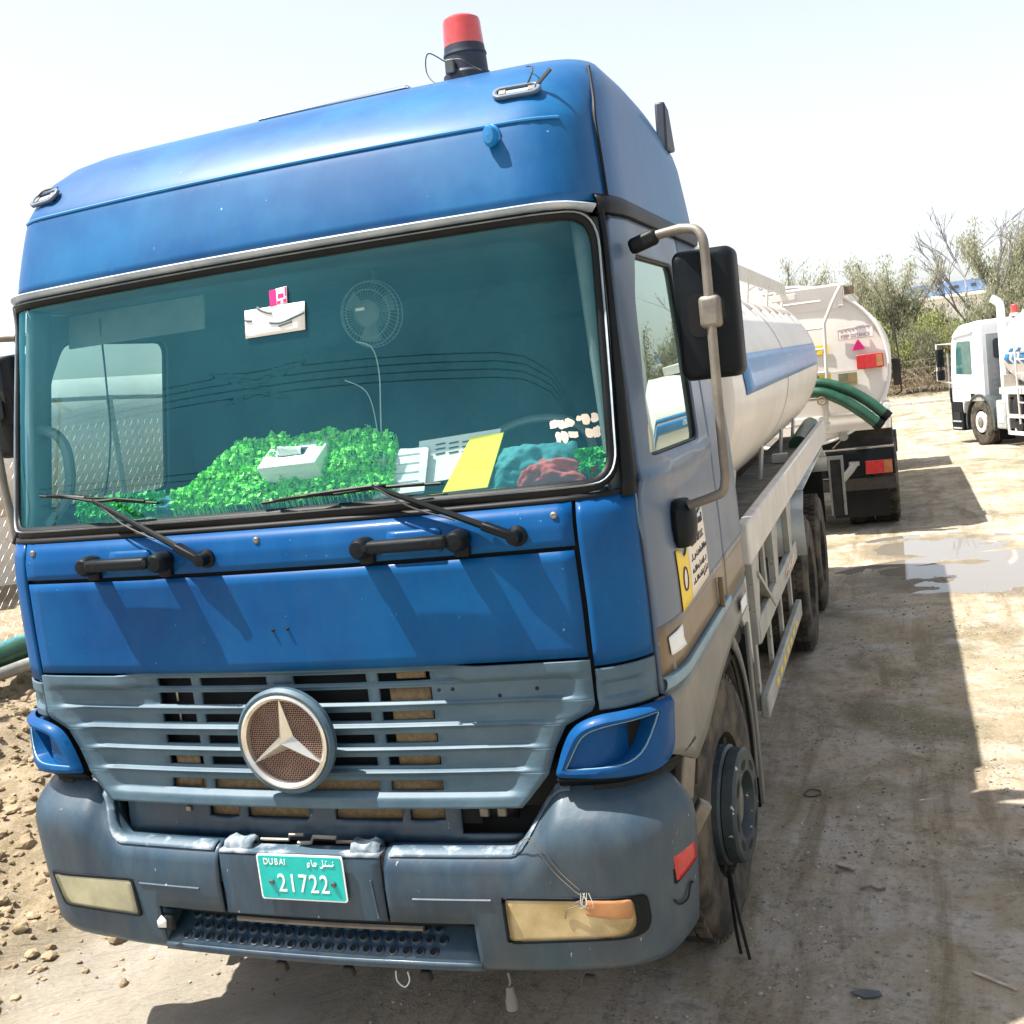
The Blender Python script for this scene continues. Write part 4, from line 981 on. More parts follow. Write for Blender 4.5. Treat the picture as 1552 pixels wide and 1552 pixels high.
# grille apron below the slats with its four openings
ap_s = cuts(lin(-.76, .76, 30)+[-.394, -.269, -.235, .009, .109, .356, .382, .506]); ap_z = [.742, .77, .80, .822, .845, .866, .884]
vs = [F(s, z, -.050) for z in ap_z for s in ap_s]; n = len(ap_s); fs = []
for j in range(len(ap_z)-1):
    for i in range(n-1):
        sm = (ap_s[i]+ap_s[i+1])/2; zm = (ap_z[j]+ap_z[j+1])/2
        if .822 < zm < .866 and any(a < sm < b for a, b in ((-.394, -.269), (-.235, .009), (.109, .356), (.382, .506))): continue
        if sm > .575 and zm > .77: continue
        fs.append((j*n+i, j*n+i+1, (j+1)*n+i+1, (j+1)*n+i))
mb = MB(); mb.add(vs, fs); ap = mb.build('apron', 'bumper_plastic', TR, solid=.02)
gridpanel('radiator_core', 'radiator', lin(-.42, .53, 10), lin(.81, .88, 2), -.073, solid=.006)
gridpanel('dark_backing', 'dark_void', lin(-.98, .98, 20), lin(.70, .985, 3), -.16, solid=.01)
for sg in (-1, 1):
    gridpanel('corner_backing', 'dark_void', lin(*((.76, 1.5) if sg > 0 else (-1.5, -.76)), 20), lin(.86, 1.0, 3), -.075, solid=.01)
mb = MB(); mb.box(F(-.48, .845, -.045), (.02, .01, .02)); mb.build('hook_eye', 'steel_dull', ap, bevel=.004)
gridpanel('tow_eye_plate', 'black_plastic', lin(.60, .74, 4), lin(.815, .865, 2), -.09, solid=.02)
for s in (.63, .69):
    mb = MB(); mb.box(F(s, .84, -.08), (.03, .02, .03)); mb.build('bolt', 'steel_dull', TR, bevel=.004)
# step: dark opening and the perforated tread
gridpanel('step_back', 'dark_void', lin(-.70, .70, 16), [.36, .50, .54], -.115, solid=.01)
for sg in (-1, 1):
    mb = MB(); mb.grid(lambda k, z: F(sg*.604, z, .03-.15*k), lin(0, 1, 3), lin(.35, .51, 3)); mb.build('step_cheek', 'bumper_plastic', TR, solid=.01)
def tread(s, t): return F(s, .476-.094*t, -.11+.146*t)
mb = MB(); mb.grid(lambda s, t: tread(s, t), lin(-.597, .597, 24), lin(0, 1, 4))
mb.grid(lambda s, k: F(s, [.380, .366, .350, .336][k], [.037, .0385, .030, .0][k]), lin(-.597, .597, 24), range(4)); tdo = mb.build('step_tread', 'bumper_plastic', TR, solid=.014)
gridpanel('step_lintel', 'black_plastic', lin(-.598, .598, 16), [.492, .50, .515], .012, solid=.05)
mb = MB(); mb.tube([F(s, .474, .0) for s in lin(-.30, .40, 10)], .009, 6); mb.build('step_rod', 'steel_dull', tdo)
hole = None
for r in range(3):
    for k in range(21):
        s = -.52+k*.0475+(r % 2)*.0237
        if s > .52: continue
        p = tread(s, .36+r*.235); nrm = (tread(s+.01, .5)-tread(s-.01, .5)).cross(tread(s, .6)-tread(s, .4)).normalized()
        if nrm.z < 0: nrm = -nrm
        if hole is None:
            mb = MB(); mb.lathe([(.0002, .001), (.0115, .0012), (.0118, .006), (.0155, .005), (.019, -.001)], (0, 0, 0), 'z', 14)
            hole = mb.build('tread_hole', 'bumper_plastic', tdo); hm = hole.data; hm.materials.append(MATS['dark_void'])
            for pl in hm.polygons:
                if all(math.hypot(hm.vertices[v].co.x, hm.vertices[v].co.y) < .0117 for v in pl.vertices): pl.material_index = 1
            h = hole
        else:
            h = hole.copy(); COL.objects.link(h)
        h.location = p+nrm*.001; h.rotation_euler = nrm.to_track_quat('Z', 'Y').to_euler()
# chipped bits, wire tie and hanging plug on the bumper
mb = MB()
w1 = [bump(.735, .98), F(.80, .80, .058), F(.87, .70, .060), F(.93, .635, .062)]
mb.tube(smooth_path(w1), .0015, 5); mb.tube(smooth_path([p+Vector((.016, -.002, .006)) for p in w1]), .0012, 5)
mb.tube(smooth_path([F(.93, .635, .062), F(.955, .615, .066), F(.93, .60, .064), F(.965, .605, .07), F(.94, .59, .066), F(.90, .575, .06), F(.89, .545, .058)]), .002, 5); mb.build('wire_tie', 'steel_dull', TR)
mb = MB()
for i in range(5):
    a = .948+i*.006; mb.tube(smooth_path([F(a, .63, .062), F(a+.012*math.sin(i*2), .60, .075), F(a+.01*math.cos(i*3), .585, .07)]), .0014, 5)
mb.build('wire_knot', 'steel', TR)
mb = MB(); mb.tube(smooth_path([F(1.20, .555, .053), F(1.215, .535, .0535), F(1.245, .54, .0535), F(1.26, .575, .0535), F(1.275, .58, .0535)]), .0035, 5); mb.build('crack', 'dark_void', TR)
p = F(.66, .32, -.02)
mb = MB(); mb.tube(smooth_path([p, p+Vector((.004, 0, -.03)), p+Vector((-.002, 0, -.05))]), .004, 6); mb.lathe([(.0005, -.045), (.012, -.048), (.014, -.07), (.020, -.10), (.019, -.125), (.0005, -.127)], p, 'z', 12); mb.build('hanging_plug', 'wing_grey', TR)
p = F(.28, .322, -.0); mb = MB(); mb.tube(smooth_path([p, p+Vector((.0, 0, -.035)), p+Vector((.025, 0, -.055)), p+Vector((.045, 0, -.03)), p+Vector((.042, 0, 0))]), .0025, 5); mb.build('hanging_loop', 'wire_white', TR)
for s in (-.16, .10, .38, .93):
    mb = MB(); mb.box(F(s, .305, -.01), (.05, .03, .035), taper=.7); mb.build('underlip_clip', 'under_black', TR, bevel=.006)
mb = MB(); mb.box(F(-.585, .455, .035), (.075, .02, .06)); o = mb.build('broken_socket', 'dark_void', TR, bevel=.01)
mb = MB(); mb.ringpatch([(-.60, .445), (-.565, .448), (-.56, .475), (-.58, .49), (-.60, .47)], Fo(.058), 1); mb.build('torn_label', 'white_paper', o, solid=-.004)
# ---- grab handles and wipers
for sg in (-1, 1):
    a, b = sg*.372, sg*.700
    def hp(t, of=.062): return F(a+(b-a)*t, 1.728, of)
    mb = MB(); mb.beam(hp(.1), hp(.9), .048, .040); go = mb.build('grab_handle', 'black_plastic', TR, bevel=.012)
    for t in (0.02, .98):
        mb = MB(); mb.lathe([(.030, .0), (.034, -.02), (.033, -.062), (.024, -.075), (.0005, -.077)], hp(t, .0), 'y', 20); mb.build('end_cap', 'black_plastic', go)
        mb = MB(); mb.box(hp(t, .012)+Vector((0, 0, -.03)), (.05, .03, .05)); mb.build('foot', 'black_plastic', go, bevel=.008)
    for t in (.1, .75):
        mb = MB(); mb.lathe([(.011, 0), (.010, -.004), (.0005, -.005)], hp(t, .082), 'y', 10); mb.build('bolt', 'black_rubber', go)
    def rc(u, z): return F(a+(b-a)*u, z, .0025)
    mb = MB(); mb.ringpatch(dense(rrect(.22, .78, 1.69, 1.765, .03), .08), lambda u, z: rc(u, z), 3); mb.build('recess_plate', 'blue_paint', go, solid=-.004)
def wiper(piv, jt, b0, b1, droop):
    P = F(piv[0], piv[1], .035); J = F(jt[0], jt[1], .040)
    mb = MB(); mb.lathe([(.032, .0), (.032, -.008), (.022, -.014), (.020, -.05), (.0005, -.052)], F(piv[0], piv[1], .0), 'y', 20); wo = mb.build('wiper', 'black_plastic', TR)
    mb = MB(); d = (J-P).normalized()
    mb.beam(P, P+(J-P)*.22, .034, .026); mb.build('arm_root', 'black_plastic', wo, bevel=.006)
    mb = MB(); mb.tube([P+(J-P)*.18, P+(J-P)*.55, J], [.012, .010, .008], 8); mb.build('arm', 'black_rubber', wo)
    mb = MB(); B0 = F(b0[0], b0[1], .012); B1 = F(b1[0], b1[1], .012); mid = (B0+B1)/2
    mb.tube([B0+(B1-B0)*t+Vector((0, 0, droop*math.sin(math.pi*t))) for t in lin(0, 1, 14)], .005, 6); mb.build('blade', 'black_rubber', wo)
    mb = MB()
    for t0, t1 in ((.08, .42), (.42, .92)):
        mb.tube(smooth_path([B0+(B1-B0)*t0+Vector((0, -.008, .004)), B0+(B1-B0)*((t0+t1)/2)+Vector((0, -.022, .010)), B0+(B1-B0)*t1+Vector((0, -.014, .006))]), .0055, 6)
    mb.tube(smooth_path([B0+(B1-B0)*.2+Vector((0, -.018, .01)), J, B0+(B1-B0)*.72+Vector((0, -.018, .01))]), .006, 6); mb.build('yoke', 'black_plastic', wo)
    mb = MB(); mb.tube(smooth_path([P+(J-P)*.4+Vector((0, -.014, -.01)), P+(J-P)*.7+Vector((0, -.012, -.02)), J+Vector((.03, -.01, -.015)), J]), .003, 5); mb.build('washer_hose', 'wire_dark', wo)
wiper((-.215, 1.725), (-.68, 1.938), (-.97, 1.972), (-.42, 1.915), 0)
wiper((.868, 1.722), (.415, 1.905), (-.0, 1.885), (.635, 1.895), .008)
# ---- stickers on the screen
def pane(name, pts, mat, off=.004, par=ws):
    mb = MB(); mb.ringpatch(dense(pts, .04), Fo(off), 3); return mb.build(name, mat, par, solid=-.0015)
pk = pane('toll_sticker', [(.082, 2.508), (.148, 2.512), (.150, 2.566), (.082, 2.560)], 'white_print')
for pts in ([(.082, 2.508), (.108, 2.510), (.108, 2.562), (.082, 2.560)], [(.114, 2.530), (.137, 2.532), (.137, 2.546), (.114, 2.545)], [(.110, 2.512), (.120, 2.513), (.126, 2.524), (.110, 2.522)], [(.136, 2.514), (.147, 2.515), (.147, 2.527), (.131, 2.526)], [(.142, 2.535), (.148, 2.535), (.149, 2.565), (.142, 2.564)]):
    mb = MB(); mb.ringpatch(pts, Fo(.0062), 1); mb.build('printed_mark', 'pink_print', pk)
wl = pane('white_label', [(-.024, 2.418), (.208, 2.420), (.214, 2.510), (-.020, 2.508)], 'white_paper')
for l in ([(.03, 2.512), (.055, 2.497), (.085, 2.487)], [(.075, 2.458), (.12, 2.453), (.17, 2.464), (.21, 2.474)], [(-.018, 2.476), (.005, 2.472)], [(.11, 2.444), (.16, 2.452)]):
    mb = MB(); q = smooth_path([Vector((*a, 0)) for a in l]); mb.tube([F(p.x, p.y, .0062) for p in q], .0045, 6); mb.build('tear', 'interior_grey', wl)
rt = random.Random(12)
for cx, cy, w, h in ((1.012, 2.038, .022, .030), (1.036, 2.034, .020, .034), (1.060, 2.036, .026, .032), (1.090, 2.046, .014, .020), (1.112, 2.040, .024, .036), (1.140, 2.042, .022, .034),
                     (1.022, 1.998, .016, .040), (1.042, 1.996, .018, .042), (1.066, 2.000, .024, .026), (1.118, 1.999, .022, .036), (1.140, 2.000, .020, .040)):
    pts = []
    for k in range(11):
        a = 6.2832*k/11; q = 1/max(abs(math.cos(a)), abs(math.sin(a)))**.8*rt.uniform(.72, 1.05); pts.append((cx+w*.66*q*math.cos(a), cy+h*.46*q*math.sin(a)))
    mb = MB(); mb.ringpatch(pts, Fo(.004), 1); mb.build('torn_label_piece', 'cream_print', ws, smooth=0)
mb = MB(); mb.ringpatch(dense(rrect(1.105, 1.125, 1.885, 1.90, .003, 2), .03), Fo(.003), 1); mb.build('glass_stamp', 'dark_print', ws)
# ---- mirrors
def mirror(sg):
    X = lambda x: sg*x
    mb = MB(); top = [(1.200, .50, 2.555), (1.26, .50, 2.575), (1.36, .48, 2.585), (1.405, .47, 2.575), (1.428, .46, 2.545), (1.432, .46, 2.50)]
    path = smooth_path(top[:3], 4)+smooth_path(top[2:], 5)[1:]+[(1.432, .45, 2.3), (1.430, .45, 2.0), (1.428, .46, 1.84)]+[Vector(p) for p in smooth_path([(1.428, .46, 1.80), (1.415, .465, 1.755), (1.37, .475, 1.735), (1.30, .49, 1.715)], 5)]
    mb.tube([(X(p[0]), p[1], p[2]) for p in path], .0155, 12); mo = mb.build('mirror_arm', 'steel_dull', TR)
    mb = MB(); mb.beam((X(1.19), .50, 2.552), (X(1.285), .495, 2.578), .040, .050); mb.build('arm_boot', 'black_rubber', mo, bevel=.014)
    # housing: rounded shell
    mb = MB(); ol = rrect(-.098, .098, -.205, .205, .030, 6)
    levels = [(.0, .90), (-.022, .97), (-.05, 1.0), (-.085, 1.0), (-.095, .985)]
    MX, MY, MZ = 1.412, .60, 2.315
    N = len(ol); ang = R(8)*sg
    def mp2(a, b, d):
        return Vector((X(MX)+a*math.cos(ang)-d*math.sin(ang)*0, MY-d-.0+a*math.sin(ang), MZ+b))
    for d, sc in ((.105, .80), (.10, .90), (.085, .97), (.06, 1.0), (.0, 1.0)): mb.v += [tuple(mp2(a*sc if sc == 1 else math.copysign(abs(a)-(1-sc)*.12, a), math.copysign(abs(b)-(1-sc)*.12, b), d)) for a, b in ol]
    mb.f += [(k*N+i, k*N+(i+1) % N, (k+1)*N+(i+1) % N, (k+1)*N+i) for k in range(4) for i in range(N)]; mb.f += [tuple(range(N))]
    ho = mb.build('mirror_housing', 'black_plastic', mo, smooth=50)
    mb = MB(); mb.ringpatch([(a*.94, b*.97) for a, b in ol], lambda a, b: mp2(a, b, .01), 2); mb.build('mirror_glass', 'chrome', mo)
    mb = MB(); mb.ringpatch(rrect(-.055, .060, -.070, .065, .03), lambda a, b: mp2(a, b, .1065), 2); mb.build('clamp_recess', 'dark_void', mo)
    mb = MB(); mb.box((X(1.432), .462, 2.318), (.066, .058, .100)); mb.build('clamp', 'steel_dull', mo, bevel=.014, seg=3)
    # lower bracket
    mb = MB(); mb.lathe([(.0005, -.10), (.030, -.098), (.050, -.07), (.056, -.02), (.050, .03), (.030, .055), (.0005, .058)], (X(1.275), .50, 1.675), 'z', 16)
    mb.v = [(X(1.262)+(v[0]-X(1.275))*.9, .53+(v[1]-.5)*1.7, v[2]) for v in mb.v]; mb.build('lower_bracket', 'black_plastic', mo)
    return mo
mirror(1); mirror(-1)
# ---- cab back, floor and interior
mb = MB()
zc = lin(1.16, 2.70, 6)
mb.v = [(-1.24*lerp(WT, z)/1.25, CAB_REAR-.004, z) for z in zc]+[(1.24*lerp(WT, z)/1.25, CAB_REAR-.004, z) for z in zc]
mb.f = [(i, 7+i, 8+i, i+1) for i in range(6)]
top = [roof(s, k) for s in (s_at(CAB_REAR),) for k in range(len(RT))]
b = len(mb.v); mb.v += [(p.x, CAB_REAR-.004, p.z) for p in top]+[(-p.x, CAB_REAR-.004, p.z) for p in top]; n = len(top)
mb.f += [(b+i, b+n+i, b+n+i+1, b+i+1) for i in range(n-1)]
mb.build('cab_rear_wall', 'blue_paint_side', TR, solid=.02, smooth=0)
mb = MB(); mb.box((0, 1.80, 2.2), (2.26, .03, 1.2)); mb.build('cab_lining', 'seat_cloth', TR)
mb = MB(); mb.box((0, 1.1, 1.40), (2.3, 1.6, .04)); mb.build('cab_floor', 'interior_dark', TR)
mb = MB()
mb.grid(lambda s, k: Vector((lambda p: (p.x*.97, p.y+[.03, .10, .42, .62, .66, .66][k]*(1-.35*sstep(.8, 1.2, abs(s))), [1.80, 1.815, 1.835, 1.80, 1.72, 1.42][k]))(F(s, 1.82))), lin(-1.16, 1.16, 40), range(6))
db = mb.build('dashboard', 'interior_grey', TR, solid=.02)
mb = MB()
for k in range(13): mb.box((.29+k*.0, .72, 1.0), (.001, .001, .001)) if False else None
mb = MB(); mb.box((.58, .66, 1.86), (.52, .20, .09)); mb.build('instrument_hood', 'interior_dark', TR, bevel=.04, seg=4)
mb = MB(); c = Vector((.60, 1.00, 1.865)); nn = Vector((0, -.72, 1)).normalized(); e1 = Vector((1, 0, 0)); e2 = nn.cross(e1)
mb.tube([c+(e1*math.cos(a)+e2*math.sin(a))*.255 for a in [6.2832*k/48 for k in range(48)]], .018, 10, closed=True); sw = mb.build('steering_wheel', 'fender_alu', TR)
mb = MB(); mb.lathe([(.07, .0), (.06, .03), (.0005, .035)], c, 'z', 16); mb.tube([c-e1*.25, c, c+e1*.25], .018, 8); mb.tube([c, c+nn*-.4+Vector((0, -.1, 0))], .03, 8); mb.build('hub', 'interior_dark', sw)
for x in (-.62, .62):
    mb = MB(); mb.box((x, 1.36, 1.63), (.52, .50, .16)); so = mb.build('seat', 'seat_cloth', TR, bevel=.05, seg=3)
    mb = MB(); mb.box((x, 1.63, 2.03), (.50, .14, .78), Matrix.Rotation(R(-8), 3, 'X')); mb.build('backrest', 'seat_cloth', so, bevel=.05, seg=3)
    mb = MB(); mb.box((x, 1.69, 2.52), (.30, .10, .18)); mb.build('headrest', 'seat_cloth', so, bevel=.04, seg=3)
mb = MB(); mb.grid(lambda s, k: (lambda p: Vector((p.x*.96, [p.y+.03, p.y+.16, 1.85][k], [2.66, 2.645, 2.62][k])))(F(s, 2.66)), lin(-1.2, 1.2, 20), range(3)); mb.build('headliner', 'interior_dark', TR, solid=.01)
for sg in (-1, 1):
    if sg > 0: pass
    else:
     mb = MB(); mb.tube(smooth_path([F(sg*1.27, 2.22, -.05), F(sg*1.22, 2.20, -.13), F(sg*1.20, 2.12, -.17), F(sg*1.20, 1.98, -.17), F(sg*1.22, 1.86, -.10)]), .020, 8); mb.build('pillar_handle', 'interior_grey', TR)
    mb = MB(); mb.grid(lambda u, z: F(sg*u, z, -.03), lin(1.19, 1.40, 4), lin(1.82, 2.66, 8)); mb.build('pillar_lining', 'interior_grey', TR, solid=.02)
    if sg < 0:
        mb = MB(); mb.box((-.72, .50, 2.565), (.62, .012, .13), Matrix.Rotation(R(-14), 3, 'X')); mb.build('sun_visor', 'interior_grey', TR, bevel=.004)
mb = MB(); mb.tube(smooth_path([(-.88, .50, 2.60), (-.865, .46, 2.35), (-.87, .44, 2.15), (-.90, .40, 1.95), (-.93, .36, 1.86)]), .004, 5); mb.build('aerial_lead', 'wire_dark', TR)
# ---- wheels
def make_wheel(front, rimmat, parent, name='wheel'):
    """wheel about the x axis, outer face towards +x, tyre radius .53"""
    mb = MB()
    if front: mb.lathe([(.30, -.16), (.285, -.06), (.285, .03), (.245, .05), (.238, .06), (.236, .165), (.225, .175), (.13, .175), (.10, .12), (.02, .11)], (0, 0, 0), 'x', 40)
    else: mb.lathe([(.30, .10), (.285, .02), (.27, -.06), (.20, -.09), (.10, -.09)], (0, 0, 0), 'x', 40)
    w = mb.build(name, rimmat, parent)
    mb = MB(); mb.lathe([(.285, -.155), (.32, -.16), (.42, -.165), (.485, -.158), (.512, -.135), (.519, -.07), (.519, .07), (.512, .135), (.485, .158), (.42, .165), (.32, .16), (.285, .155), (.27, 0), (.285, -.155)], (0, 0, 0), 'x', 56)
    ty = mb.build('tyre', 'tyre', w, smooth=50)
    mb = MB(); N = 56
    for k in range(N):
        for row, x0 in enumerate((-.112, -.056, 0, .056, .112)):
            a = 2*math.pi*(k+(row % 2)*.5)/N
            q = Matrix.Rotation(a, 3, 'X')
            c = q @ Vector((x0, 0, .522)); mb.box(c, (.046, .040, .018), q)
    tr = mb.build('tread_block', 'tyre', w, smooth=0, fix=False); tr['kind'] = 'stuff'
    hx = .115 if front else -.09
    mb = MB(); mb.lathe([(.135, hx-.01), (.135, hx+.05), (.115, hx+.075), (.085, hx+.085), (.0005, hx+.088)], (0, 0, 0), 'x', 28); mb.build('hub', 'steel_dull', w)
    nut = None
    for k in range(10):
        a = 2*math.pi*k/10
        if nut is None:
            mb = MB(); mb.lathe([(.017, 0), (.017, .028), (.0004, .030)], (0, 0, 0), 'x', 6); nut = mb.build('wheel_nut', 'steel_dull', w, smooth=0); o = nut
        else: o = nut.copy(); COL.objects.link(o)
        o.location = (hx-.002, .165*math.cos(a), .165*math.sin(a))
        mb = None
    hl = None
    for k in range(8):
        a = 2*math.pi*(k+.5)/8
        if hl is None:
            mb = MB(); mb.lathe([(.030, 0), (.030, .004), (.0004, .005)], (0, 0, 0), 'x', 14); hl = mb.build('hand_hole', 'dark_void', w); o = hl
        else: o = hl.copy(); COL.objects.link(o)
        o.location = ((.14 if front else -.075), .235*math.cos(a), .235*math.sin(a))
        if front: o.rotation_euler = (0, 0, 0)
    return w
def copy_tree(o, parent):
    c = o.copy(); COL.objects.link(c); c.parent = parent; c.matrix_parent_inverse = o.matrix_parent_inverse.copy()
    for ch in list(o.children): copy_tree(ch, c)
    return c
GZ = -.13
def place_wheel(w, x, y, z, sg, steer=0):
    w.location = (x, y, z); w.rotation_euler = (0, 0, (0 if sg > 0 else math.pi)+steer)
wf = make_wheel(True, 'rim_blue', TR); place_wheel(wf, 1.045, 1.22, GZ+.525, 1, R(-4))
w2 = copy_tree(wf, TR); place_wheel(w2, -1.03, 1.19, GZ+.525, -1, R(-4))
RW = [(5.68, -.20), (7.15, -.235)]
wr = None
for y, gz in RW:
    for sg in (1, -1):
        if wr is None: wr = make_wheel(False, 'rim_blue', TR); w = wr
        else: w = copy_tree(wr, TR)
        place_wheel(w, sg*1.075, y, gz+.525, sg)
        w = copy_tree(wr, TR); place_wheel(w, sg*.73, y, gz+.525, -sg)
# wheel cover disc: the flat hub guard on the front wheel
mb = MB(); mb.lathe([(.21, .17), (.226, .18), (.226, .222), (.216, .232), (.135, .232), (.125, .19)], (0, 0, 0), 'x', 40)
mb.build('nut_guard', 'rim_blue', wf)
for k in range(8):
    a = 2*math.pi*k/8; mb = MB(); mb.ringpatch([(.028*math.cos(q)*.6, .028*math.sin(q)*1.4) for q in [6.2832*j/14 for j in range(14)]], lambda u, v: Vector((.2335, (.178+u)*math.cos(a)-v*math.sin(a), (.165+u)*math.sin(a)+v*math.cos(a))), 1); mb.build('guard_slot', 'dark_void', wf)
# ---- mudguards at the front wheel
for sg in (-1, 1):
    mb = MB()
    def arc(a, rr, x): return Vector((sg*x, 1.19+rr*math.cos(a), GZ+.525+rr*math.sin(a)))
    mb.grid(lambda a, k: arc(a, .63, [.72, 1.0, 1.16, 1.2][k]), [R(d) for d in lin(-2, 150, 24)], range(4)); mb.build('wheel_arch', 'under_black', TR, solid=.015)
    mb = MB(); mb.grid(lambda a, k: arc(a, [.66, .70, .70, .64][k], [1.195, 1.21, 1.235, 1.24][k]), [R(d) for d in lin(-12, 62, 16)], range(4)); mb.build('arch_lip', 'wing_grey', TR, solid=.012)
    mb = MB(); mb.box((sg*1.06, 1.90, .50), (.34, .02, .82)); mb.build('mud_flap', 'black_rubber', TR)
    mb = MB(); mb.box((sg*1.235, 1.92, .53), (.022, .05, .86)); mb.build('flap_edge', 'wing_grey', TR, bevel=.006)
    # lower rear step box with pale side
    mb = MB(); mb.add([Vector((sg*1.235, y, z)) for y, z in ((1.60, 1.06), (1.62, 1.155), (2.06, 1.15), (2.08, .72), (1.94, .92), (1.80, 1.02))]+[Vector((sg*1.16, y, z)) for y, z in ((1.60, 1.06), (1.62, 1.155), (2.06, 1.15), (2.08, .72), (1.94, .92), (1.80, 1.02))],
                      [tuple(range(6)), tuple(range(11, 5, -1))]+[(i, (i+1) % 6, 6+(i+1) % 6, 6+i) for i in range(6)]); mb.build('side_skirt', 'fender_alu', TR, bevel=.006)
    # steel bracket between headlight and wheel
    mb = MB(); mb.beam((sg*1.19, .38, .93), (sg*1.17, .80, 1.02), .09, .05); mb.beam((sg*1.17, .52, .70), (sg*1.19, .60, .90), .04, .10); mb.build('cab_step_bracket', 'steel_dull', TR, bevel=.01)
    mb = MB(); mb.beam((sg*1.12, .56, .47), (sg*1.23, .60, .66), .05, .05); mb.build('bumper_stay', 'steel_dull', TR, bevel=.008)
mb = MB(); mb.tube(smooth_path([(1.225, .92, .25), (1.235, .90, .05), (1.25, .88, -.06)]), .007, 6); mb.tube(smooth_path([(1.232, .92, .25), (1.25, .90, .10), (1.285, .86, -.07)]), .007, 6); mb.build('rubber_strap', 'black_rubber', TR)
# ---- chassis
mb = MB()
for sg in (-1, 1): mb.box((sg*.42, 4.6, .82), (.09, 8.2, .28))
for y in (2.6, 3.6, 4.6, 5.85, 7.2, 8.5): mb.box((0, y, .82), (.75, .12, .22))
for y, gz in ((1.19, GZ),)+tuple(RW): mb.tube([(-1.0, y, gz+.525), (1.0, y, gz+.525)], .09, 10)
mb.box((0, .75, .62), (1.9, .5, .25)); mb.build('chassis', 'under_black', TR, smooth=0)
mb = MB(); mb.box((0, .62, 1.0), (1.8, .9, .70)); mb.build('engine_block', 'dark_void', TR)
for y in (2.9, 3.75):
    mb = MB(); mb.lathe([(.0005, -.30), (.25, -.29), (.27, -.25), (.27, .25), (.25, .29), (.0005, .30)], (.86, y, .72), 'y', 20); mb.build('air_tank', 'under_black', TR)
# ---- tank
TZ, TA, TB, TY0, TY1 = 1.98, 1.232, .885, 2.30, 8.60
def tank(th, y, off=0): return Vector(((TA+off)*math.sin(th), y, TZ+(TB+off)*math.cos(th)))
ths = lin(0, 2*math.pi, 72)
mb = MB(); mb.grid(lambda th, y: tank(th, y), ths, [TY0+i*(TY1-TY0)/20 for i in range(21)])
for yy, sg in ((TY0, -1), (TY1, 1)):
    mb.grid(lambda th, k: Vector((TA*k*math.sin(th), yy+sg*.16*math.sqrt(max(0, 1-k*k)), TZ+TB*k*math.cos(th))), ths, [1, .98, .9, .75, .5, .25, .01])
tk = mb.build('tank', 'tank_cream', TR, smooth=60)
def th_at(z, side=1): return side*math.acos(max(-1, min(1, (z-TZ)/TB)))
for sd in (1, -1):
    t0, t1 = th_at(2.165), th_at(1.955)
    mb = MB(); mb.grid(lambda t, y: tank(sd*(t0+(t1-t0)*t), y+.10*t*(1 if y < 3 else 0), .004), lin(0, 1, 6), [2.64]+lin(3.1, 8.56, 16)); sb = mb.build('side_stripe', 'stripe_blue', tk, solid=-.002)
    text('lettering', '117', .145, 'white_print', sb, lambda x, y, d: tank(sd*th_at(2.06+y), 5.55+sd*x, .0065), sx=1.0)
for y in (3.0, 3.65, 4.3, 4.95, 5.6, 6.25, 6.9, 7.5, 8.1):
    mb = MB(); mb.grid(lambda th, k: tank(th, y+[-.05, -.045, .045, .05][k], [.0, .018, .018, .0][k]), lin(-1.0, 1.0, 24), range(4)); mb.build('shading_band', 'tank_white', tk, solid=.004)  # raised pale bands put in for the rail's shading stripes on the tank
for y in (5.2, 8.597):
    mb = MB(); mb.grid(lambda th, k: tank(th, y+[-.03, .0][k], .003), ths, range(2)); mb.build('weld_seam', 'tank_white', tk, solid=-.003)
# upper white half shell look: spill coaming and handrail
for sd in (1, -1):
    mb = MB(); mb.beam((sd*.985, 2.5, 2.72), (sd*.985, 8.5, 2.72), .012, .11); mb.build('walkway_rail', 'rail_white', TR)
    for y in (2.6, 4.1, 5.4, 6.8, 8.2):
        mb = MB(); mb.tube([(sd*.985, y, 2.70), (sd*.96, y+.02, tank(math.asin(.96/TA), y).z-.01)], .014, 6); mb.build('rail_post', 'rail_white', TR)
    for y in (3.2, 4.8, 6.2):
        mb = MB(); mb.tube([(sd*.975, y, 2.70), (sd*.80, y+.25, tank(math.asin(.80/TA), y).z-.01)], .010, 6); mb.build('rail_strut', 'rail_grey', TR)
mb = MB(); mb.box((0, 5.4, 2.90), (.60, 5.6, .05)); mb.build('walkway', 'rail_grey', TR, bevel=.006)
for y in (3.6, 6.0, 7.6):
    mb = MB(); mb.lathe([(.24, -.05), (.24, .09), (.20, .11), (.0005, .12)], (.25, y, 2.86), 'z', 24); mb.build('manhole_cover', 'tank_white', TR)
mb = MB(); mb.box((.98, 7.9, 2.62), (.30, .14, .06)); mb.build('tank_bracket', 'rail_white', TR, bevel=.006)
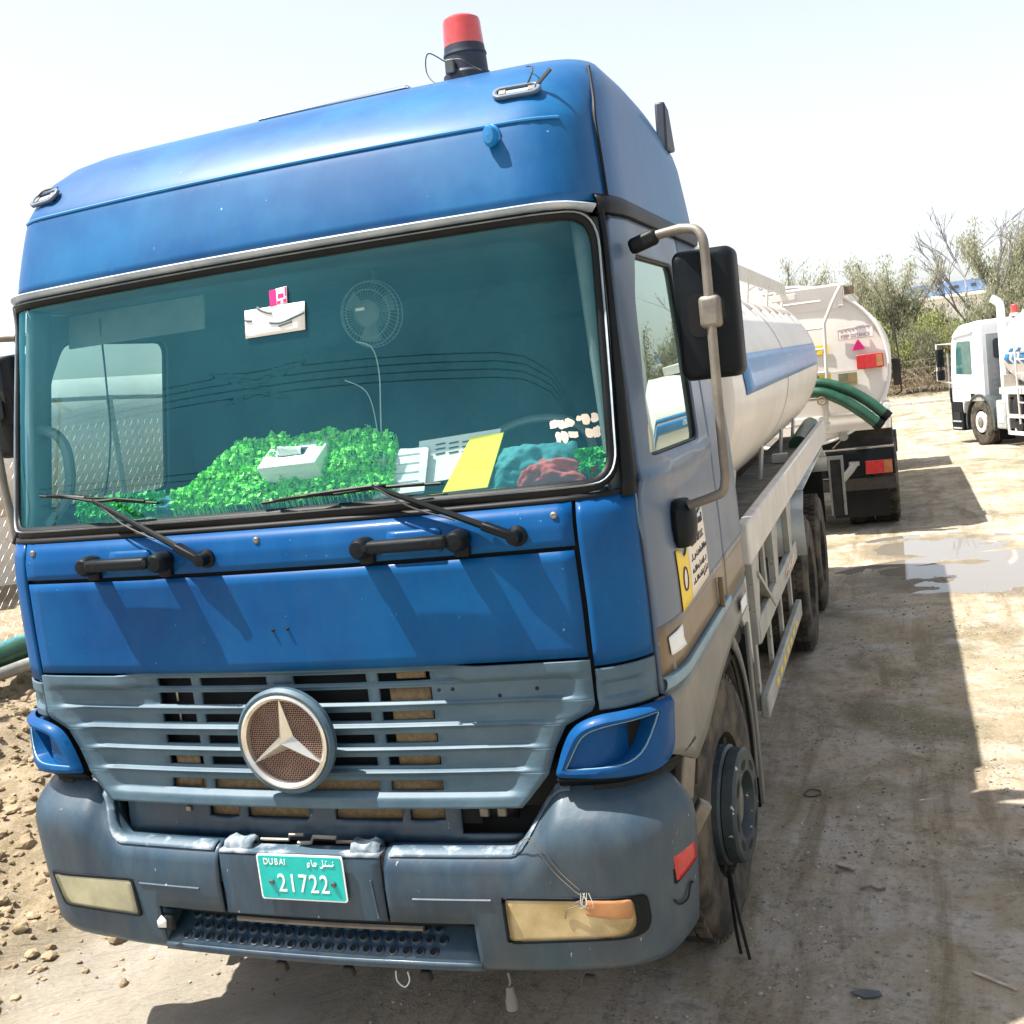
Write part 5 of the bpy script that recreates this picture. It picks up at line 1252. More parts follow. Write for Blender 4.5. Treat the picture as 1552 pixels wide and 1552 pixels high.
# ---- side deck, beam and guard
for sg in (1, -1):
    mb = MB(); mb.box((sg*1.02, 5.2, 1.245), (.40, 6.3, .03)); mb.build('side_deck', 'deck_grime', TR)
    mb = MB(); mb.box2((sg*1.205, 2.10, 1.19), (sg*1.262, 8.45, 1.392)); mb.build('side_beam', 'rail_white', TR, bevel=.012)
    for i, y in enumerate((2.22, 3.15, 4.05)):
        mb = MB(); mb.add([Vector((sg*x, yy, z)) for x in (1.215, 1.250) for yy, z in ((y-.04, 1.19), (y+.26, 1.19), (y+.06, .78), (y-.02, .78))], [(0, 1, 2, 3), (7, 6, 5, 4)]+[(i_, (i_+1) % 4, 4+(i_+1) % 4, 4+i_) for i_ in range(4)]); mb.build('guard_bracket', 'rail_grey', TR)
    mb = MB(); mb.box2((sg*1.215, 2.25, .765), (sg*1.255, 4.42, .885)); gr = mb.build('guard_rail', 'rail_grey', TR, bevel=.008)
    mb = MB(); mb.box2((sg*1.215, 2.30, .375), (sg*1.255, 4.42, .485)); mb.build('guard_rail', 'rail_grey', TR, bevel=.008)
    for y in (2.36, 2.98, 3.60, 4.25):
        mb = MB(); mb.box2((sg*1.19, y-.02, .40), (sg*1.214, y+.05, 1.19)); mb.build('guard_post', 'rail_grey', TR, bevel=.004)
    mb = MB(); mb.beam((sg*1.236, 2.34, 1.10), (sg*1.236, 2.95, .80), .022, .05, up=(1, 0, 0)); mb.build('guard_brace', 'rail_grey', TR)
    for i in range(6):
        mb = MB(); y = 3.62+i*.10; mb.box((sg*1.2565, y, .825), (.003, .05, .05)); mb.build('painted_mark', 'lens_orange', gr)
    for i in range(7):
        mb = MB(); y = 2.75+i*.2; mb.box((sg*1.2565, y, .43), (.003, .10, .035)); mb.build('painted_mark', 'hazard_yellow', gr)
    # aluminium mudguard over the rear axles
    pts = [(5.10, .66), (5.06, 1.0), (5.2, 1.12), (7.75, 1.165), (8.2, 1.06), (8.32, .90)]
    for a, b in zip(pts, pts[1:]):
        mb = MB(); mb.add([Vector((sg*.60, a[0], a[1])), Vector((sg*1.262, a[0], a[1])), Vector((sg*1.262, b[0], b[1])), Vector((sg*.60, b[0], b[1]))], [(0, 1, 2, 3)]); mb.build('mudguard', 'fender_alu', TR, solid=.02)
    mb = MB(); mb.box((sg*.95, 8.36, .66), (.5, .02, .60)); mb.build('mud_flap', 'black_rubber', TR)
    mb = MB(); mb.box2((sg*.8, 8.38, .985), (sg*1.41, 8.42, 1.02)); mb.box2((sg*1.385, 8.38, .42), (sg*1.41, 8.42, .985)); mb.box2((sg*1.26, 8.38, .42), (sg*1.28, 8.42, .985)); mb.build('tail_frame', 'rail_grey', TR)
    mb = MB(); mb.box2((sg*1.281, 8.39, .42), (sg*1.384, 8.41, .984)); mb.build('tail_board', 'under_black', TR)
    mb = MB(); mb.tube([(sg*1.1, 7.1, 1.28), (sg*1.1, 8.7, 1.33)], .085, 14); mb.build('hose_pipe', 'hose_green', TR)
for y in (3.4, 4.9, 6.4, 7.6):
    mb = MB(); mb.beam((1.0, y, 1.25), (1.03, y+.03, 1.50), .022, .022); mb.build('tank_support', 'rail_white', TR)
mb = MB(); mb.box((1.05, 5.9, 1.30), (.12, .10, .07)); mb.build('white_block', 'rail_white', TR, bevel=.004)

# unseen upright plates added behind the cab to cast a ground shadow band
for sg in (1, -1):
    mb = MB(); mb.box2((sg*.78, 2.03, 1.30), (sg*1.07, 2.11, 3.16)); mb.build('shadow_plate', 'black_plastic', TR, bevel=.015)
# ================================================================== SECOND TANKER (seen from behind)
T2 = worldroot('tanker_truck', (.68, 15.5, -.40), 'white tanker truck parked ahead, its rear showing KEEP DISTANCE, a ladder and green hoses', 'truck')
Y2 = 11.5
X2, A2 = .68, 1.245
def t2(th, k=1.0):
    c, s = math.cos(th), math.sin(th); b = 1.12 if c > 0 else .95
    return Vector((X2+A2*k*math.copysign(abs(s)**.94, s), 0, 1.78+b*k*math.copysign(abs(c)**.94, c)))
ths2 = lin(0, 2*math.pi, 64)
mb = MB(); mb.grid(lambda t, y: t2(t)+Vector((0, y, 0)), ths2, lin(Y2+.03, Y2+7.2, 12))
for yy, sg in ((Y2+.03, -1), (Y2+7.2, 1)): mb.grid(lambda t, k: t2(t, k)+Vector((0, yy+sg*.05*(1-k*k), 0)), ths2, [1, .97, .9, .7, .4, .02])
tb = mb.build('tank', 'tank_cream', T2, smooth=55)
mb = MB(); mb.tube([t2(t, .985)+Vector((0, Y2+.0, 0)) for t in ths2[:-1]], .022, 8, closed=True); mb.build('tank_rim', 'tank_white', tb)
def r2f(x, z, d=0): return Vector((x, Y2-.035-d, z))
# white paint on the upper rear, cream below: the seam
mb = MB(); mb.beam(r2f(.55, 1.755), r2f(1.53, 1.755), .02, .012); mb.build('weld_seam', 'tank_white', tb)
mb = MB(); mb.box2((-.50, Y2-.02, 1.0), (1.865, Y2+.55, 1.22)); mb.box2((1.80, Y2-.02, 1.0), (1.875, Y2+.5, 1.32)); mb.build('rear_box', 'tank_cream', T2, bevel=.01)
# coaming of the walkway
mb = MB(); mb.add([Vector(p) for p in ((-.35, Y2+.0, 2.55), (1.36, Y2+.0, 2.55), (1.44, Y2-.06, 2.83), (-.45, Y2-.06, 2.83), (-.35, Y2+.02, 2.55), (1.36, Y2+.02, 2.55), (1.44, Y2-.04, 2.83), (-.45, Y2-.04, 2.83))], [(0, 1, 2, 3), (7, 6, 5, 4), (3, 2, 6, 7), (1, 5, 6, 2), (0, 3, 7, 4), (0, 4, 5, 1)]); cm = mb.build('coaming', 'tank_white', T2)
mb = MB(); mb.tube([(-.45, Y2-.05, 2.835), (1.44, Y2-.05, 2.835), (1.44, Y2+6.5, 2.835)], .02, 8); mb.build('coaming_edge', 'rail_white', cm)
mb = MB(); mb.box2((1.36, Y2-.02, 2.58), (1.42, Y2+6.5, 2.82)); mb.build('side_coaming', 'tank_white', cm)
mb = MB(); mb.box((1.50, Y2+.1, 2.76), (.12, .12, .10)); mb.tube([(1.54, Y2+.1, 2.78), (1.56, Y2+.1, 2.90)], .008, 5); mb.build('roof_bracket', 'brown_stripe', cm)
# ladder
la = None
for x, dx in ((1.18, .23), (.62, .0)):
    mb = MB(); mb.tube(smooth_path([(x+dx, Y2-.12, 2.82), (x+dx*.5, Y2-.16, 2.62), (x, Y2-.20, 2.38)], 6)+[(x-.02, Y2-.20, 1.7), (x-.075, Y2-.19, 1.05)], .022, 8)
    if la is None: la = mb.build('ladder', 'rail_white', T2)
    else: mb.build('stile', 'rail_white', la)
for z in (2.66, 2.33, 2.07, 1.78, 1.45, 1.14):
    mb = MB(); mb.tube([(.60, Y2-.20, z), (1.16, Y2-.20, z)], .016, 8); mb.build('rung', 'rail_white', la)
for z in (2.06, 1.72):
    mb = MB(); mb.box(r2f(1.10, z), (.20, .012, .11)); hz = mb.build('hazard_plate', 'hazard_yellow', T2)
    for s in (-1, 1):
        mb = MB(); mb.extrude([(-.03, -.035), (.0, 0), (-.03, .035), (-.055, .035), (-.025, 0), (-.055, -.035)], lambda a, b, t: r2f(1.10+s*.055+a+.02, z+b, .0065+t), .002); mb.build('chevron', 'dark_print', hz)
# signs and reflectors
mb = MB(); mb.box(r2f(1.535, 2.228), (.43, .006, .155)); sg_ = mb.build('keep_distance_sign', 'tank_white', T2)
text('lettering', 'KEEP DISTANCE', .062, 'red_print', sg_, lambda x, y, d: r2f(1.53+x, 2.19+y, .0042+d), sx=.78)
strokes('lettering', [[(1.36+i*.045, 2.255+.004*i+.008*((i*7) % 3)), (1.375+i*.045, 2.248+.004*i), (1.39+i*.045, 2.256+.004*i+.006*((i*5) % 2))] for i in range(8)], .0035, 'red_print', sg_, lambda a, b, t: r2f(a, b, .005), 4)
mb = MB(); mb.tube([r2f(a, b, .005) for a, b in ((1.33, 2.155), (1.745, 2.155), (1.745, 2.30), (1.33, 2.275))], .0025, 4, closed=True); mb.build('border_line', 'red_print', sg_)
mb = MB(); mb.extrude(roundpoly([(1.475, 2.005), (1.645, 2.01), (1.56, 2.145)], .02), lambda a, b, t: r2f(a, b, t), .02); mb.build('triangle_reflector', 'pink_print', T2, bevel=.006)
mb = MB(); mb.extrude(rrect(1.525, 1.845, 1.765, 1.945, .02), lambda a, b, t: r2f(a, b, t), .06); tl = mb.build('tail_light', 'red_reflector', T2, bevel=.008)
mb = MB(); mb.extrude(rrect(1.76, 1.832, 1.785, 1.928, .01), lambda a, b, t: r2f(a, b, .062+t), .004); mb.build('amber_lens', 'lens_orange', tl)
mb = MB(); mb.box(r2f(1.405, 1.66), (.225, .005, .15)); yp = mb.build('phone_plate', 'lens_amber', T2)
mb = MB(); mb.box(r2f(1.352, 1.685, .003), (.11, .004, .085)); mb.build('green_patch', 'lens_milky', yp)
strokes('lettering', [[(1.32+i*.021, 1.605), (1.326+i*.021, 1.62)] for i in range(9)], .004, 'dark_print', yp, lambda a, b, t: r2f(a, b, .004), 4)
# rear frame, bumper, lamps, flaps, wheels
mb = MB(); mb.box2((-.50, Y2+.12, .765), (1.875, Y2+.5, .99)); mb.build('rear_frame', 'under_black', T2)
mb = MB(); mb.box2((-.50, Y2-.06, .425), (1.885, Y2+.06, .76)); rb = mb.build('rear_bumper', 'black_plastic', T2, bevel=.012)
mb = MB(); mb.box2((-.50, Y2-.06, .764), (1.888, Y2+.30, .785)); mb.build('bumper_top', 'steel_dull', rb, bevel=.004)
mb = MB(); mb.box2((-.50, Y2-.03, .24), (1.885, Y2+.05, .40)); mb.build('underrun_bar', 'under_black', T2, bevel=.01)
mb = MB(); mb.box2((1.53, Y2-.085, .445), (1.852, Y2-.064, .615)); l2 = mb.build('tail_lamp', 'red_reflector', T2, bevel=.008)
mb = MB(); mb.box2((1.755, Y2-.092, .455), (1.845, Y2-.084, .605)); mb.build('amber_lens', 'lens_orange', l2, bevel=.003)
mb = MB(); mb.lathe([(.0005, -.012), (.055, -.010), (.058, .0), (.0005, .012)], (1.295, Y2-.05, .945), 'y', 20); mb.tube([(1.27, Y2-.04, .91), (1.15, Y2-.03, .80)], .008, 5); mb.build('round_mirror', 'rail_grey', T2)
mb = MB(); mb.tube(smooth_path([(1.12, Y2-.16, .33), (1.22, Y2-.18, .39), (1.33, Y2-.18, .50), (1.40, Y2-.14, .585)]), .045, 12); mb.build('outlet_pipe', 'rail_grey', T2)
mb = MB(); mb.lathe([(.065, -.03), (.065, .02)], (1.40, Y2-.12, .60), 'z', 14, True); mb.build('outlet_collar', 'rail_grey', T2)
for x in (-.05, 1.44):
    mb = MB(); mb.box((x, Y2+.22, .09), (.68, .02, .46)); mb.build('mud_flap', 'black_rubber', T2)
for y in (12.6, 13.95):
    for x, s in ((X2+1.06, 1), (X2+.72, -1), (X2-1.06, -1), (X2-.72, 1)):
        w = copy_tree(wr, T2); w.matrix_parent_inverse = ROOTINV[T2.name]; w.location = (x, y, zbase(x, y)+.525); w.rotation_euler = (0, 0, 0 if s > 0 else math.pi)
mb = MB(); mb.box((X2, 14.8, .72), (.85, 6.2, .28)); mb.build('chassis', 'under_black', T2)
mb = MB(); mb.box((1.99, 12.3, 1.66), (.10, .35, .34)); mb.tube([(1.985, 12.2, 2.35), (2.02, 12.2, 1.9), (2.03, 12.2, 1.40), (1.95, 12.2, 1.36)], .012, 6); mb.build('hose_rack', 'under_black', T2, bevel=.01)
mb = MB(); mb.box((X2, 20.3, 1.25), (2.2, 2.0, 1.9)); cb = mb.build('cab', 'white_truck_paint', T2, bevel=.12, seg=3)
for x in (X2-1.0, X2+1.0):
    w = copy_tree(wf, T2); w.matrix_parent_inverse = ROOTINV[T2.name]; w.location = (x, 20.4, zbase(x, 20.4)+.525); w.rotation_euler = (0, 0, 0 if x > X2 else math.pi)
# hoses slung on the ladder
for pts, r, lb in (([(.55, Y2-.28, 1.66), (1.05, Y2-.30, 1.66), (1.35, Y2-.30, 1.56), (1.62, Y2-.29, 1.38), (1.83, Y2-.27, 1.17)], .066, 'upper green suction hose slung across the rear of the white tanker'),
                   ([(.55, Y2-.33, 1.55), (1.03, Y2-.36, 1.55), (1.30, Y2-.36, 1.44), (1.55, Y2-.35, 1.25), (1.74, Y2-.33, 1.07)], .068, 'lower green suction hose sagging below the other behind the white tanker')):
    pth = smooth_path(pts, 12); mb = MB(); mb.tube(pth, [r*(1+.025*(i % 2)) for i in range(len(pth))], 16, cap=False)
    ho = mb.build('suction_hose', 'hose_green'); tag(ho, lb, 'hose', 'green hoses on the second tanker')
    e = pth[-1]; d = (pth[-1]-pth[-3]).normalized(); mb = MB(); mb.tube([e-d*.05, e+d*.03], r*1.12, 18, cap=False); mb.tube([e-d*.03, e-d*.028], r*.92, 16); mb.build('end_cuff', 'black_rubber', ho)
mb = MB(); mb.tube([(1.09+.05*math.cos(a), Y2-.42, 1.44+.045*math.sin(a)) for a in lin(0, 6.0, 16)], .010, 6); tag(mb.build('rope_loop', 'brown_stripe'), 'brass coloured ring tying the green hoses to the ladder', 'ring')
# ================================================================== WHITE TRUCK AT THE RIGHT
PHI = math.pi+.4115
T3 = empty('tanker_truck', (4.30, 25.37, -.60), PHI, 'white cabbed tanker truck with red beacon and blue arrow stripe parked at the right edge', 'truck')
def prof_cab(): return [(0.02, .62), (-.02, 1.0), (.0, 1.45), (.10, 2.25), (.22, 2.55), (.55, 2.72), (1.44, 2.79), (1.52, 2.73), (1.52, 1.05), (1.44, 1.0), (.55, .98), (.50, .62)]
cp = roundpoly(prof_cab(), [.03, .03, .05, .1, .12, .15, .06, .04, .02, .02, .1, .02], 4)
mb = MB(); mb.extrude(cp, lambda y, z, t: Vector((-1.2+t-0*(z-1)*.02, y, z)), 2.4); c3 = mb.build('cab', 'white_truck_paint', T3, smooth=40, bevel=.05, seg=3)
mb = MB(); mb.extrude(roundpoly([(.26, 1.62), (1.02, 1.60), (1.04, 2.36), (.40, 2.36)], [.03, .05, .06, .06]), lambda y, z, t: Vector((1.196+t, y, z)), .010); wd = mb.build('side_window', 'door_glass', c3)
wd.data.materials[0] = M('tinted_window', (.03, .10, .10), (.06, .16, .16), 3, .08, coat=.5)
for pts in ([(.30, 1.60), (.36, 2.42)], [(1.10, 1.02), (1.12, 2.45)], [(.12, 1.30), (1.10, 1.28)], [(1.42, 1.0), (1.42, 2.6)]):
    mb = MB(); mb.tube([(1.203, y, z) for y, z in pts], .010, 5); mb.build('door_seam', 'panel_grey', c3)
mb = MB(); mb.extrude([(.25, 2.44), (1.15, 2.52), (1.15, 2.57), (.22, 2.50)], lambda y, z, t: Vector((1.198+t, y, z)), .03); mb.build('rain_gutter', 'panel_grey', c3)
mb = MB(); mb.box((1.205, 1.0, 1.12), (.02, .16, .10)); mb.build('handle_recess', 'black_plastic', c3)
strokes('lettering', [[(.45+i*.06, 1.12), (.475+i*.06, 1.13)] for i in range(6)], .008, 'panel_grey', c3, lambda a, b, t: Vector((1.204, a, b)), 4)
mb = MB(); mb.box((.0, 1.528, 1.75), (2.2, .02, 1.45)); mb.build('cab_back', 'panel_grey', T3)  # back wall of the white cab, its shade put into the grey colour
mb = MB(); mb.extrude(rrect(.62, .95, 1.92, 2.36, .08), lambda x, z, t: Vector((x, 1.54+t, z)), .008); mb.build('rear_window', 'interior_dark', T3)
for i in range(5):
    mb = MB(); mb.box((.3, 1.542, 1.25+i*.12), (1.3, .02, .025)); mb.build('louvre', 'panel_grey', T3)
mb = MB(); mb.box((.0, .02, 2.0), (2.0, .03, .8), Matrix.Rotation(R(-7), 3, 'X')); mb.build('windscreen', wd.data.materials[0], T3)
for z, h in ((2.02, .42), (1.62, .24)):
    mb = MB(); mb.box((1.42, -.02, z), (.16, .12, h)); mb.build('mirror', 'black_plastic', T3, bevel=.03, seg=3)
mb = MB(); mb.tube([(1.2, .12, 2.32), (1.46, -.08, 2.34), (1.48, -.08, 1.50), (1.2, .1, 1.40)], .022, 8); mb.build('mirror_arm', 'rail_white', T3)
mb = MB(); mb.extrude(roundpoly([(-.05, .30), (.50, .30), (.52, .98), (-.06, .98)], .05), lambda y, z, t: Vector((-1.22+t, y, z)), 2.44); bu3 = mb.build('bumper', 'black_plastic', T3, bevel=.03)
mb = MB(); mb.box((1.226, .25, .64), (.012, .30, .18)); mb.build('step_recess', 'dark_void', bu3)
for z in (.36, .52):
    mb = MB(); mb.box((1.235, .26, z), (.03, .40, .03)); mb.build('step', 'panel_grey', bu3)
mb = MB(); mb.box((1.19, -.03, 1.12), (.06, .10, .35)); mb.build('corner_lamp', 'black_plastic', T3, bevel=.02)
for s in (1, -1):
    mb = MB(); mb.grid(lambda a, k: Vector((s*[.75, 1.1, 1.23, 1.24][k], 1.30+[.64, .64, .64, .58][k]*math.cos(a), .525+[.64, .64, .64, .58][k]*math.sin(a))), [R(d) for d in lin(-15, 195, 24)], range(4)); mb.build('wheel_arch', 'plastic_dark', T3, solid=.02)
W3 = None
for s, y, fr_ in ((1, 1.30, True), (-1, 1.30, True), (1, 5.2, False), (-1, 5.2, False), (1, 6.55, False), (-1, 6.55, False)):
    w = copy_tree(wf if fr_ else wr, T3); w.matrix_parent_inverse = Matrix(); w.location = (s*1.04, y, .525); w.rotation_euler = (0, 0, 0 if s > 0 else math.pi)
    if fr_:
        w.data = w.data.copy(); w.data.materials[0] = MATS['rim_white']
for w in [c for c in T3.children if c.name.startswith('wheel')]:
    for c in list(w.children):
        if c.name.startswith('nut_guard') or c.name.startswith('guard_slot'): bpy.data.objects.remove(c)
mb = MB(); mb.tube(smooth_path([(.98, 2.02, 1.0), (.98, 2.02, 2.0), (.98, 2.02, 2.9), (1.0, 2.0, 3.10), (1.10, 1.90, 3.22)], 6), .085, 14, cap=False); ex = mb.build('exhaust_stack', 'white_truck_paint', T3)
mb = MB(); mb.lathe([(.074, 0), (.001, .001)], (0, 0, 0), 'z', 14); o = mb.build('opening', 'dark_void', ex); o.location = (1.095, 1.905, 3.205); o.rotation_euler = Vector((.64, -.55, .6)).to_track_quat('Z', 'Y').to_euler()
mb = MB(); mb.lathe([(.11, 0), (.10, .06), (.085, .07)], (.35, 1.45, 2.79), 'z', 18); b3 = mb.build('beacon', 'rail_white', T3)
mb = MB(); mb.lathe([(.085, .06), (.078, .24), (.06, .26), (.001, .265)], (.35, 1.45, 2.79), 'z', 18); mb.build('dome', 'beacon_red', b3)
TZ3, A3, B3 = 2.10, 1.2, .92
def t3(th, y, off=0, k=1): return Vector(((A3+off)*k*math.sin(th), y, TZ3+(B3+off)*k*math.cos(th)))
mb = MB(); mb.grid(lambda t, y: t3(t, y), lin(0, 6.28318, 48), lin(2.32, 8.6, 10))
for yy, s in ((2.32, -1), (8.6, 1)): mb.grid(lambda t, k: t3(t, yy+s*.26*math.sqrt(1-k*k*.999), 0, k), lin(0, 6.28318, 48), [1, .97, .88, .7, .4, .02])
k3 = mb.build('tank', 'tank_white', T3, smooth=60)
def th3(z): return math.acos((z-TZ3)/B3)
def S3(y, z, d=.006): return t3(th3(z), y, d)
mb = MB(); mb.grid(lambda y, z: S3(y, z), lin(3.30, 8.5, 10), lin(1.80, 2.02, 4)); s3o = mb.build('side_stripe', 'stripe_blue', k3, solid=-.003)
mb = MB(); mb.grid(lambda y, z: S3(y, z), lin(3.30, 8.5, 10), lin(2.06, 2.14, 2)); mb.build('thin_stripe', 'stripe_blue', k3, solid=-.003)
for i in range(3):
    y = 2.40+i*.29
    mb = MB(); mb.add([S3(y+.11, 2.02), S3(y+.27, 2.02), S3(y+.16, 1.91), S3(y+.27, 1.80), S3(y+.11, 1.80), S3(y, 1.91)], [(0, 1, 2, 5), (5, 2, 3, 4)]); mb.build('arrow', 'stripe_blue', k3, solid=-.003)
    if i < 2:
        mb = MB(); mb.add([S3(y+.32, 2.14), S3(y+.48, 2.14), S3(y+.38, 2.06), S3(y+.22, 2.06)], [(0, 1, 2, 3)]); mb.build('arrow_tail', 'stripe_blue', k3, solid=-.003)
text('lettering', '055-7563305', .17, 'white_print', s3o, lambda x, y, d: S3(4.05+x, 1.92+y, .011+d), sx=.95)
mb = MB(); mb.box((.30, 2.8, 3.12), (.55, .55, .22)); mb.build('manhole', 'tank_white', T3, bevel=.03)
mb = MB(); mb.box2((-1.15, 2.15, 1.16), (1.2, 8.6, 1.30)); mb.build('subframe', 'rail_white', T3, bevel=.01)
mb = MB(); mb.box((0, 4.5, .86), (.85, 8.0, .28)); mb.build('chassis', 'under_black', T3)
mb = MB(); mb.box((1.02, 2.28, 1.38), (.30, .06, .38)); mb.build('tank_foot', 'rail_white', T3)
mb = MB(); mb.box((1.12, 2.22, .72), (.22, .40, .62)); bx3 = mb.build('battery_box', 'fender_alu', T3, bevel=.03)
mb = MB(); mb.box((1.234, 2.22, .74), (.012, .22, .40)); mb.build('box_lid', 'rim_white', bx3, bevel=.01)
for y, z, r in ((2.85, .92, .24), (2.85, .50, .16), (3.35, .50, .16), (3.5, .92, .22)):
    mb = MB(); mb.lathe([(.001, -.16), (r, -.15), (r, .15), (r*.9, .165), (.001, .17)], (1.02, y, z), 'x', 20); mb.build('air_tank', 'dark_void', T3)
mb = MB(); mb.box2((1.19, 2.45, .66), (1.22, 4.4, .74)); mb.box2((1.19, 2.45, .30), (1.22, 4.4, .38)); mb.box2((1.19, 2.45, .30), (1.22, 2.52, 1.16)); mb.build('side_guard', 'rim_white', T3)
mb = MB(); mb.tube([(1.26, 3.05, .55), (1.30, 3.05, 2.3), (1.05, 3.05, 2.9)], .022, 6); l3 = mb.build('ladder', 'rail_white', T3)
mb = MB(); mb.tube([(1.26, 3.5, .55), (1.30, 3.5, 2.3), (1.05, 3.5, 2.9)], .022, 6); mb.build('stile', 'rail_white', l3)
for z in (.7, 1.0, 1.3, 1.6, 1.9, 2.2):
    mb = MB(); mb.tube([(1.28, 3.05, z), (1.28, 3.5, z)], .016, 6); mb.build('rung', 'rail_white', l3)
mb = MB(); mb.box((1.0, 2.0, .38), (.36, .02, .46)); mb.build('mud_flap', 'black_rubber', T3)
# ================================================================== THINGS ON THE DASHBOARD
def incl(x, z, d=0):                       # the sloping heap along the screen: y grows with z
    x, z = .94*x+.117, .94*z+.131
    return Vector((x, .235+.42*(z-1.86)-d*.8, z+d*.5))
rl = random.Random(21)
def foliage(name, mat, n, area, label, size=.011):
    mb = MB()
    for i in range(n):
        x, z, d = area(rl); c = incl(x, z, d)
        u = Vector((rl.gauss(0, 1), rl.gauss(-.4, 1), rl.gauss(.5, 1))).normalized(); s = u.orthogonal().normalized(); w = u.cross(s); a = size*rl.uniform(.45, 1.35)
        mb.add([c+s*a, c+w*a*.8, c-s*a, c-w*a*.8], [(0, 1, 2, 3)])
        if i % 6 == 0: mb.tube([c, c-Vector((0, -.01, .035))], .0012, 3, cap=False)
    # the moulded backing the leaves sit on
    return tag(mb.build(name, mat, smooth=0, fix=False), label, 'artificial plant')
def ga(r):
    while True:
        x = r.uniform(-.62, .30); t = r.random()
        top = 1.895+.165*sstep(-.62, -.33, x)*(1-.25*sstep(.12, .34, x))+.02*noise.noise(Vector((x*14, 1, 0)))
        return x, 1.835+(top-1.835)*t, .004+.055*abs(noise.noise(Vector((x*24, t*7, 0))))+.03*(.5+.5*noise.noise(Vector((x*9, t*3, 4))))+r.uniform(0, .016)
foliage('artificial_grass', 'fake_grass', 10000, ga, 'bright green artificial foliage mat under the tissue box on the dashboard', .0082)
foliage('artificial_grass', 'fake_grass_dark', 2600, lambda r: (r.uniform(-1.08, -.68), r.uniform(1.835, 1.895)+.02*r.random(), r.uniform(0, .03)), 'green artificial foliage strip in painted shade behind the left wiper', .011)
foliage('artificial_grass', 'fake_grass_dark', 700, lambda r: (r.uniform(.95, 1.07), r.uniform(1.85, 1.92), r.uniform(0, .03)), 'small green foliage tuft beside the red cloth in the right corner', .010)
e1 = Vector((1, 0, .015)).normalized(); e2 = Vector((.10, .80, .60)).normalized(); e3 = e1.cross(e2).normalized(); TB0 = incl(-.225, 1.925, .10)
def tb_(a, b, c_): return TB0+e1*a+e2*b+e3*c_
mb = MB(); mb.add([tb_(*p) for p in ((0, 0, -.075), (.225, 0, -.075), (.235, .135, -.075), (.01, .135, -.075), (0, 0, 0), (.225, 0, 0), (.235, .135, 0), (.01, .135, 0))], [(3, 2, 1, 0), (4, 5, 6, 7), (0, 1, 5, 4), (1, 2, 6, 5), (2, 3, 7, 6), (3, 0, 4, 7)]); tbx = tag(mb.build('tissue_box', 'tissue_card', smooth=0, bevel=.004), 'pale tissue box with a tissue pulled out lying on green foliage', 'tissue box')
mb = MB(); mb.ringpatch(rrect(.06, .165, .045, .085, .004), lambda a, b: tb_(a, b, .0008), 1); mb.build('opening', 'interior_dark', tbx)
mb = MB(); mb.grid(lambda u, v: tb_(.068+.085*u, .048+.03*v, .002+.032*math.sin(math.pi*v)*(1-.5*u)+.006*noise.noise(Vector((u*6, v*6, 0)))), lin(0, 1, 8), lin(0, 1, 6)); mb.build('tissue', 'white_paper', tbx)
def sheet(name, mat, pts, d, label, cat, thick=.003, parent=None):
    mb = MB(); mb.extrude(pts, lambda a, b, t: incl(a, b, d+t), thick); o = mb.build(name, mat, smooth=0)
    return tag(o, label, cat)
pa = sheet('paper_sheet', 'white_paper', [(.37, 1.86), (.64, 1.88), (.68, 2.02), (.375, 2.005)], .006, 'large printed white paper sheet leaning behind the yellow envelope', 'paper')
strokes('print_line', [[(.44+.05*i, 1.955+.016*j), (.475+.05*i, 1.958+.016*j)] for i in range(4) for j in range(3)], .003, 'dark_print', pa, lambda a, b, t: incl(a, b, .0105), 4)
for k in range(4):
    o = sheet('paper_pad', 'white_paper', [(.205+.012*k, 1.822), (.40+.004*k, 1.828), (.405+.006*k, 1.985-.006*k), (.285+.01*k, 1.975)], .012+.006*k, ('white printed form lying on top of the paper stack', 'second white form in the stack beside the foliage', 'third white form in the paper stack', 'white form at the bottom of the paper stack')[3-k], 'paper', .004); o['group'] = 'stacked white forms'
    if k == 3: strokes('print_line', [[(.27, 1.86+.03*i), (.39, 1.863+.03*i)] for i in range(4)], .0012, 'panel_grey', o, lambda a, b, t: incl(a, b, .036), 4)
sheet('yellow_envelope', 'folder_yellow', [(.475, 1.822), (.640, 1.826), (.695, 2.0), (.575, 1.995)], .016, 'bright yellow envelope leaning on papers behind the windscreen', 'envelope', .006)
sheet('yellow_ruler', 'folder_yellow', [(.40, 1.812), (.715, 1.812), (.715, 1.822), (.40, 1.820)], .012, 'thin yellow ruler lying below the yellow envelope', 'ruler', .004)
def cloth(name, mat, x0, x1, z0, z1, h, seed, label):
    N = 40; mb = MB()
    def f(u, v):
        x = x0+(x1-x0)*u; z = z0+(z1-z0)*v; e = math.sin(math.pi*u)**.6*math.sin(math.pi*min(1, v*.98+.01))**.6
        return incl(x+.05*(v-.3)*(.5-u), z*(1)+0, .004+h*e*(1+.5*noise.noise(Vector((u*4+seed, v*3, 0))))+.012*noise.noise(Vector((u*11, v*7+seed, 1))))
    mb.grid(f, lin(0, 1, N), lin(0, 1, 28)); return tag(mb.build(name, mat, smooth=0, fix=False), label, 'cloth')
for nm, a in (('teal_cloth', ('cloth_teal', .655, .965, 1.825, 1.955, .06, 3, 'crumpled dark teal cloth on the dashboard behind the red cloth')), ('red_cloth', ('cloth_red', .735, .985, 1.800, 1.900, .07, 8, 'crumpled faded red cloth in the lower right corner of the windscreen')), ('grey_cloth', ('cloth_teal', -.78, -.50, 1.835, 1.90, .03, 5, 'folded grey cloth on the dashboard left of the foliage'))):
    o = cloth(nm, *a); o.data.polygons.foreach_set('use_smooth', [True]*len(o.data.polygons))
mb = MB()
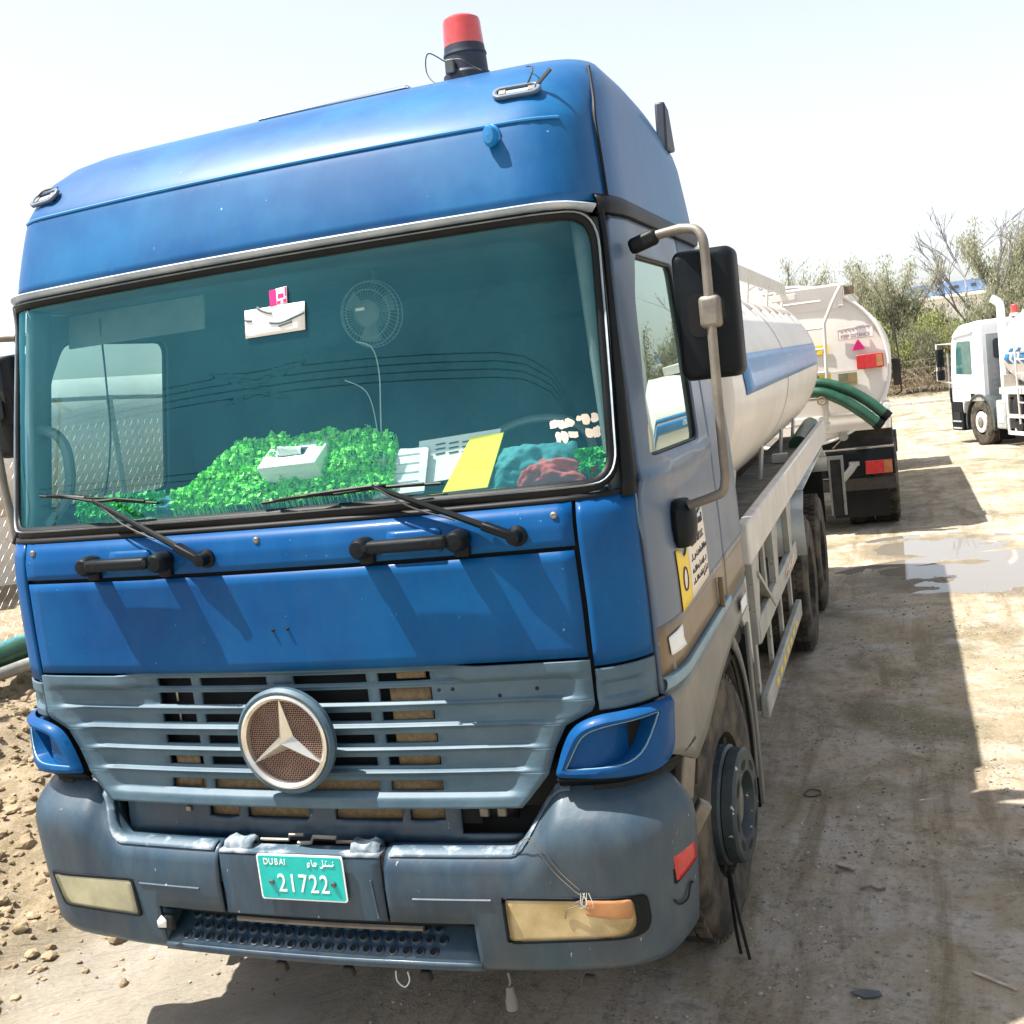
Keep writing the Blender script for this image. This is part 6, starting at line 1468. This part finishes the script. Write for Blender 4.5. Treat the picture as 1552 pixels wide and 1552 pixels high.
mb.tube(smooth_path([incl(.245, 1.93, .03), incl(.225, 2.10, .02), incl(.205, 2.26, .01), incl(.165, 2.36, .0), incl(.10, 2.39, .0)]), .0024, 6)
mb.tube(smooth_path([incl(.235, 1.93, .03), incl(.205, 2.09, .02), incl(.155, 2.20, .01), incl(.06, 2.255, .0)]), .0018, 6)
tag(mb.build('curved_stems', 'wire_white'), 'two pale curved stems rising from a vase among the foliage', 'stems')
mb = MB(); mb.grid(lambda a, k: incl(.25, 1.92, .02)+Vector(([.012, .022, .032][k]*math.cos(a), [.012, .022, .032][k]*math.sin(a), [0, .02, .035][k])), lin(0, 6.28318, 16), range(3)); tag(mb.build('glass_vase', 'lens_clear'), 'small clear vase between the foliage and the white forms', 'vase')
# fan on the headliner
FC = Vector((.215, .60, 2.475))
fn_ = worldroot('cab_fan', tuple(FC), 'round caged fan hanging inside behind the windscreen', 'fan')
mb = MB()
for r, y in ((.118, -.0), (.112, -.025), (.085, -.04), (.045, -.048)): mb.tube([FC+Vector((r*math.cos(a), y, r*math.sin(a))) for a in [6.2832*k/40 for k in range(40)]], .0022, 5, closed=True)
for k in range(48):
    a = 6.2832*k/48; mb.tube([FC+Vector((r*math.cos(a+.25*(1-r/.118)), y, r*math.sin(a+.25*(1-r/.118)))) for r, y in ((.118, 0), (.112, -.025), (.085, -.04), (.045, -.048))], .0011, 4)
mb.build('cage', 'wire_dim', fn_)
mb = MB(); mb.lathe([(.0005, -.052), (.04, -.05), (.045, -.045), (.045, .06), (.0005, .065)], FC, 'y', 20); mb.build('motor', 'interior_grey', fn_)
mb = MB(); mb.box(FC+Vector((-.02, -.054, .018)), (.035, .004, .010)); mb.build('badge', 'white_print', fn_)
for k in range(3):
    a = 2.094*k; mb = MB(); mb.grid(lambda u, v: FC+Vector(((.03+.07*u)*math.cos(a+v*.8), -.012+.02*(v-.5), (.03+.07*u)*math.sin(a+v*.8))), lin(0, 1, 5), lin(0, 1, 5)); mb.build('blade', 'interior_grey', fn_, solid=.002)
mb = MB(); mb.tube([FC+Vector((0, .03, 0)), FC+Vector((0, .05, .12)), FC+Vector((0, .05, .19))], .010, 8); mb.build('stalk', 'interior_dark', fn_)
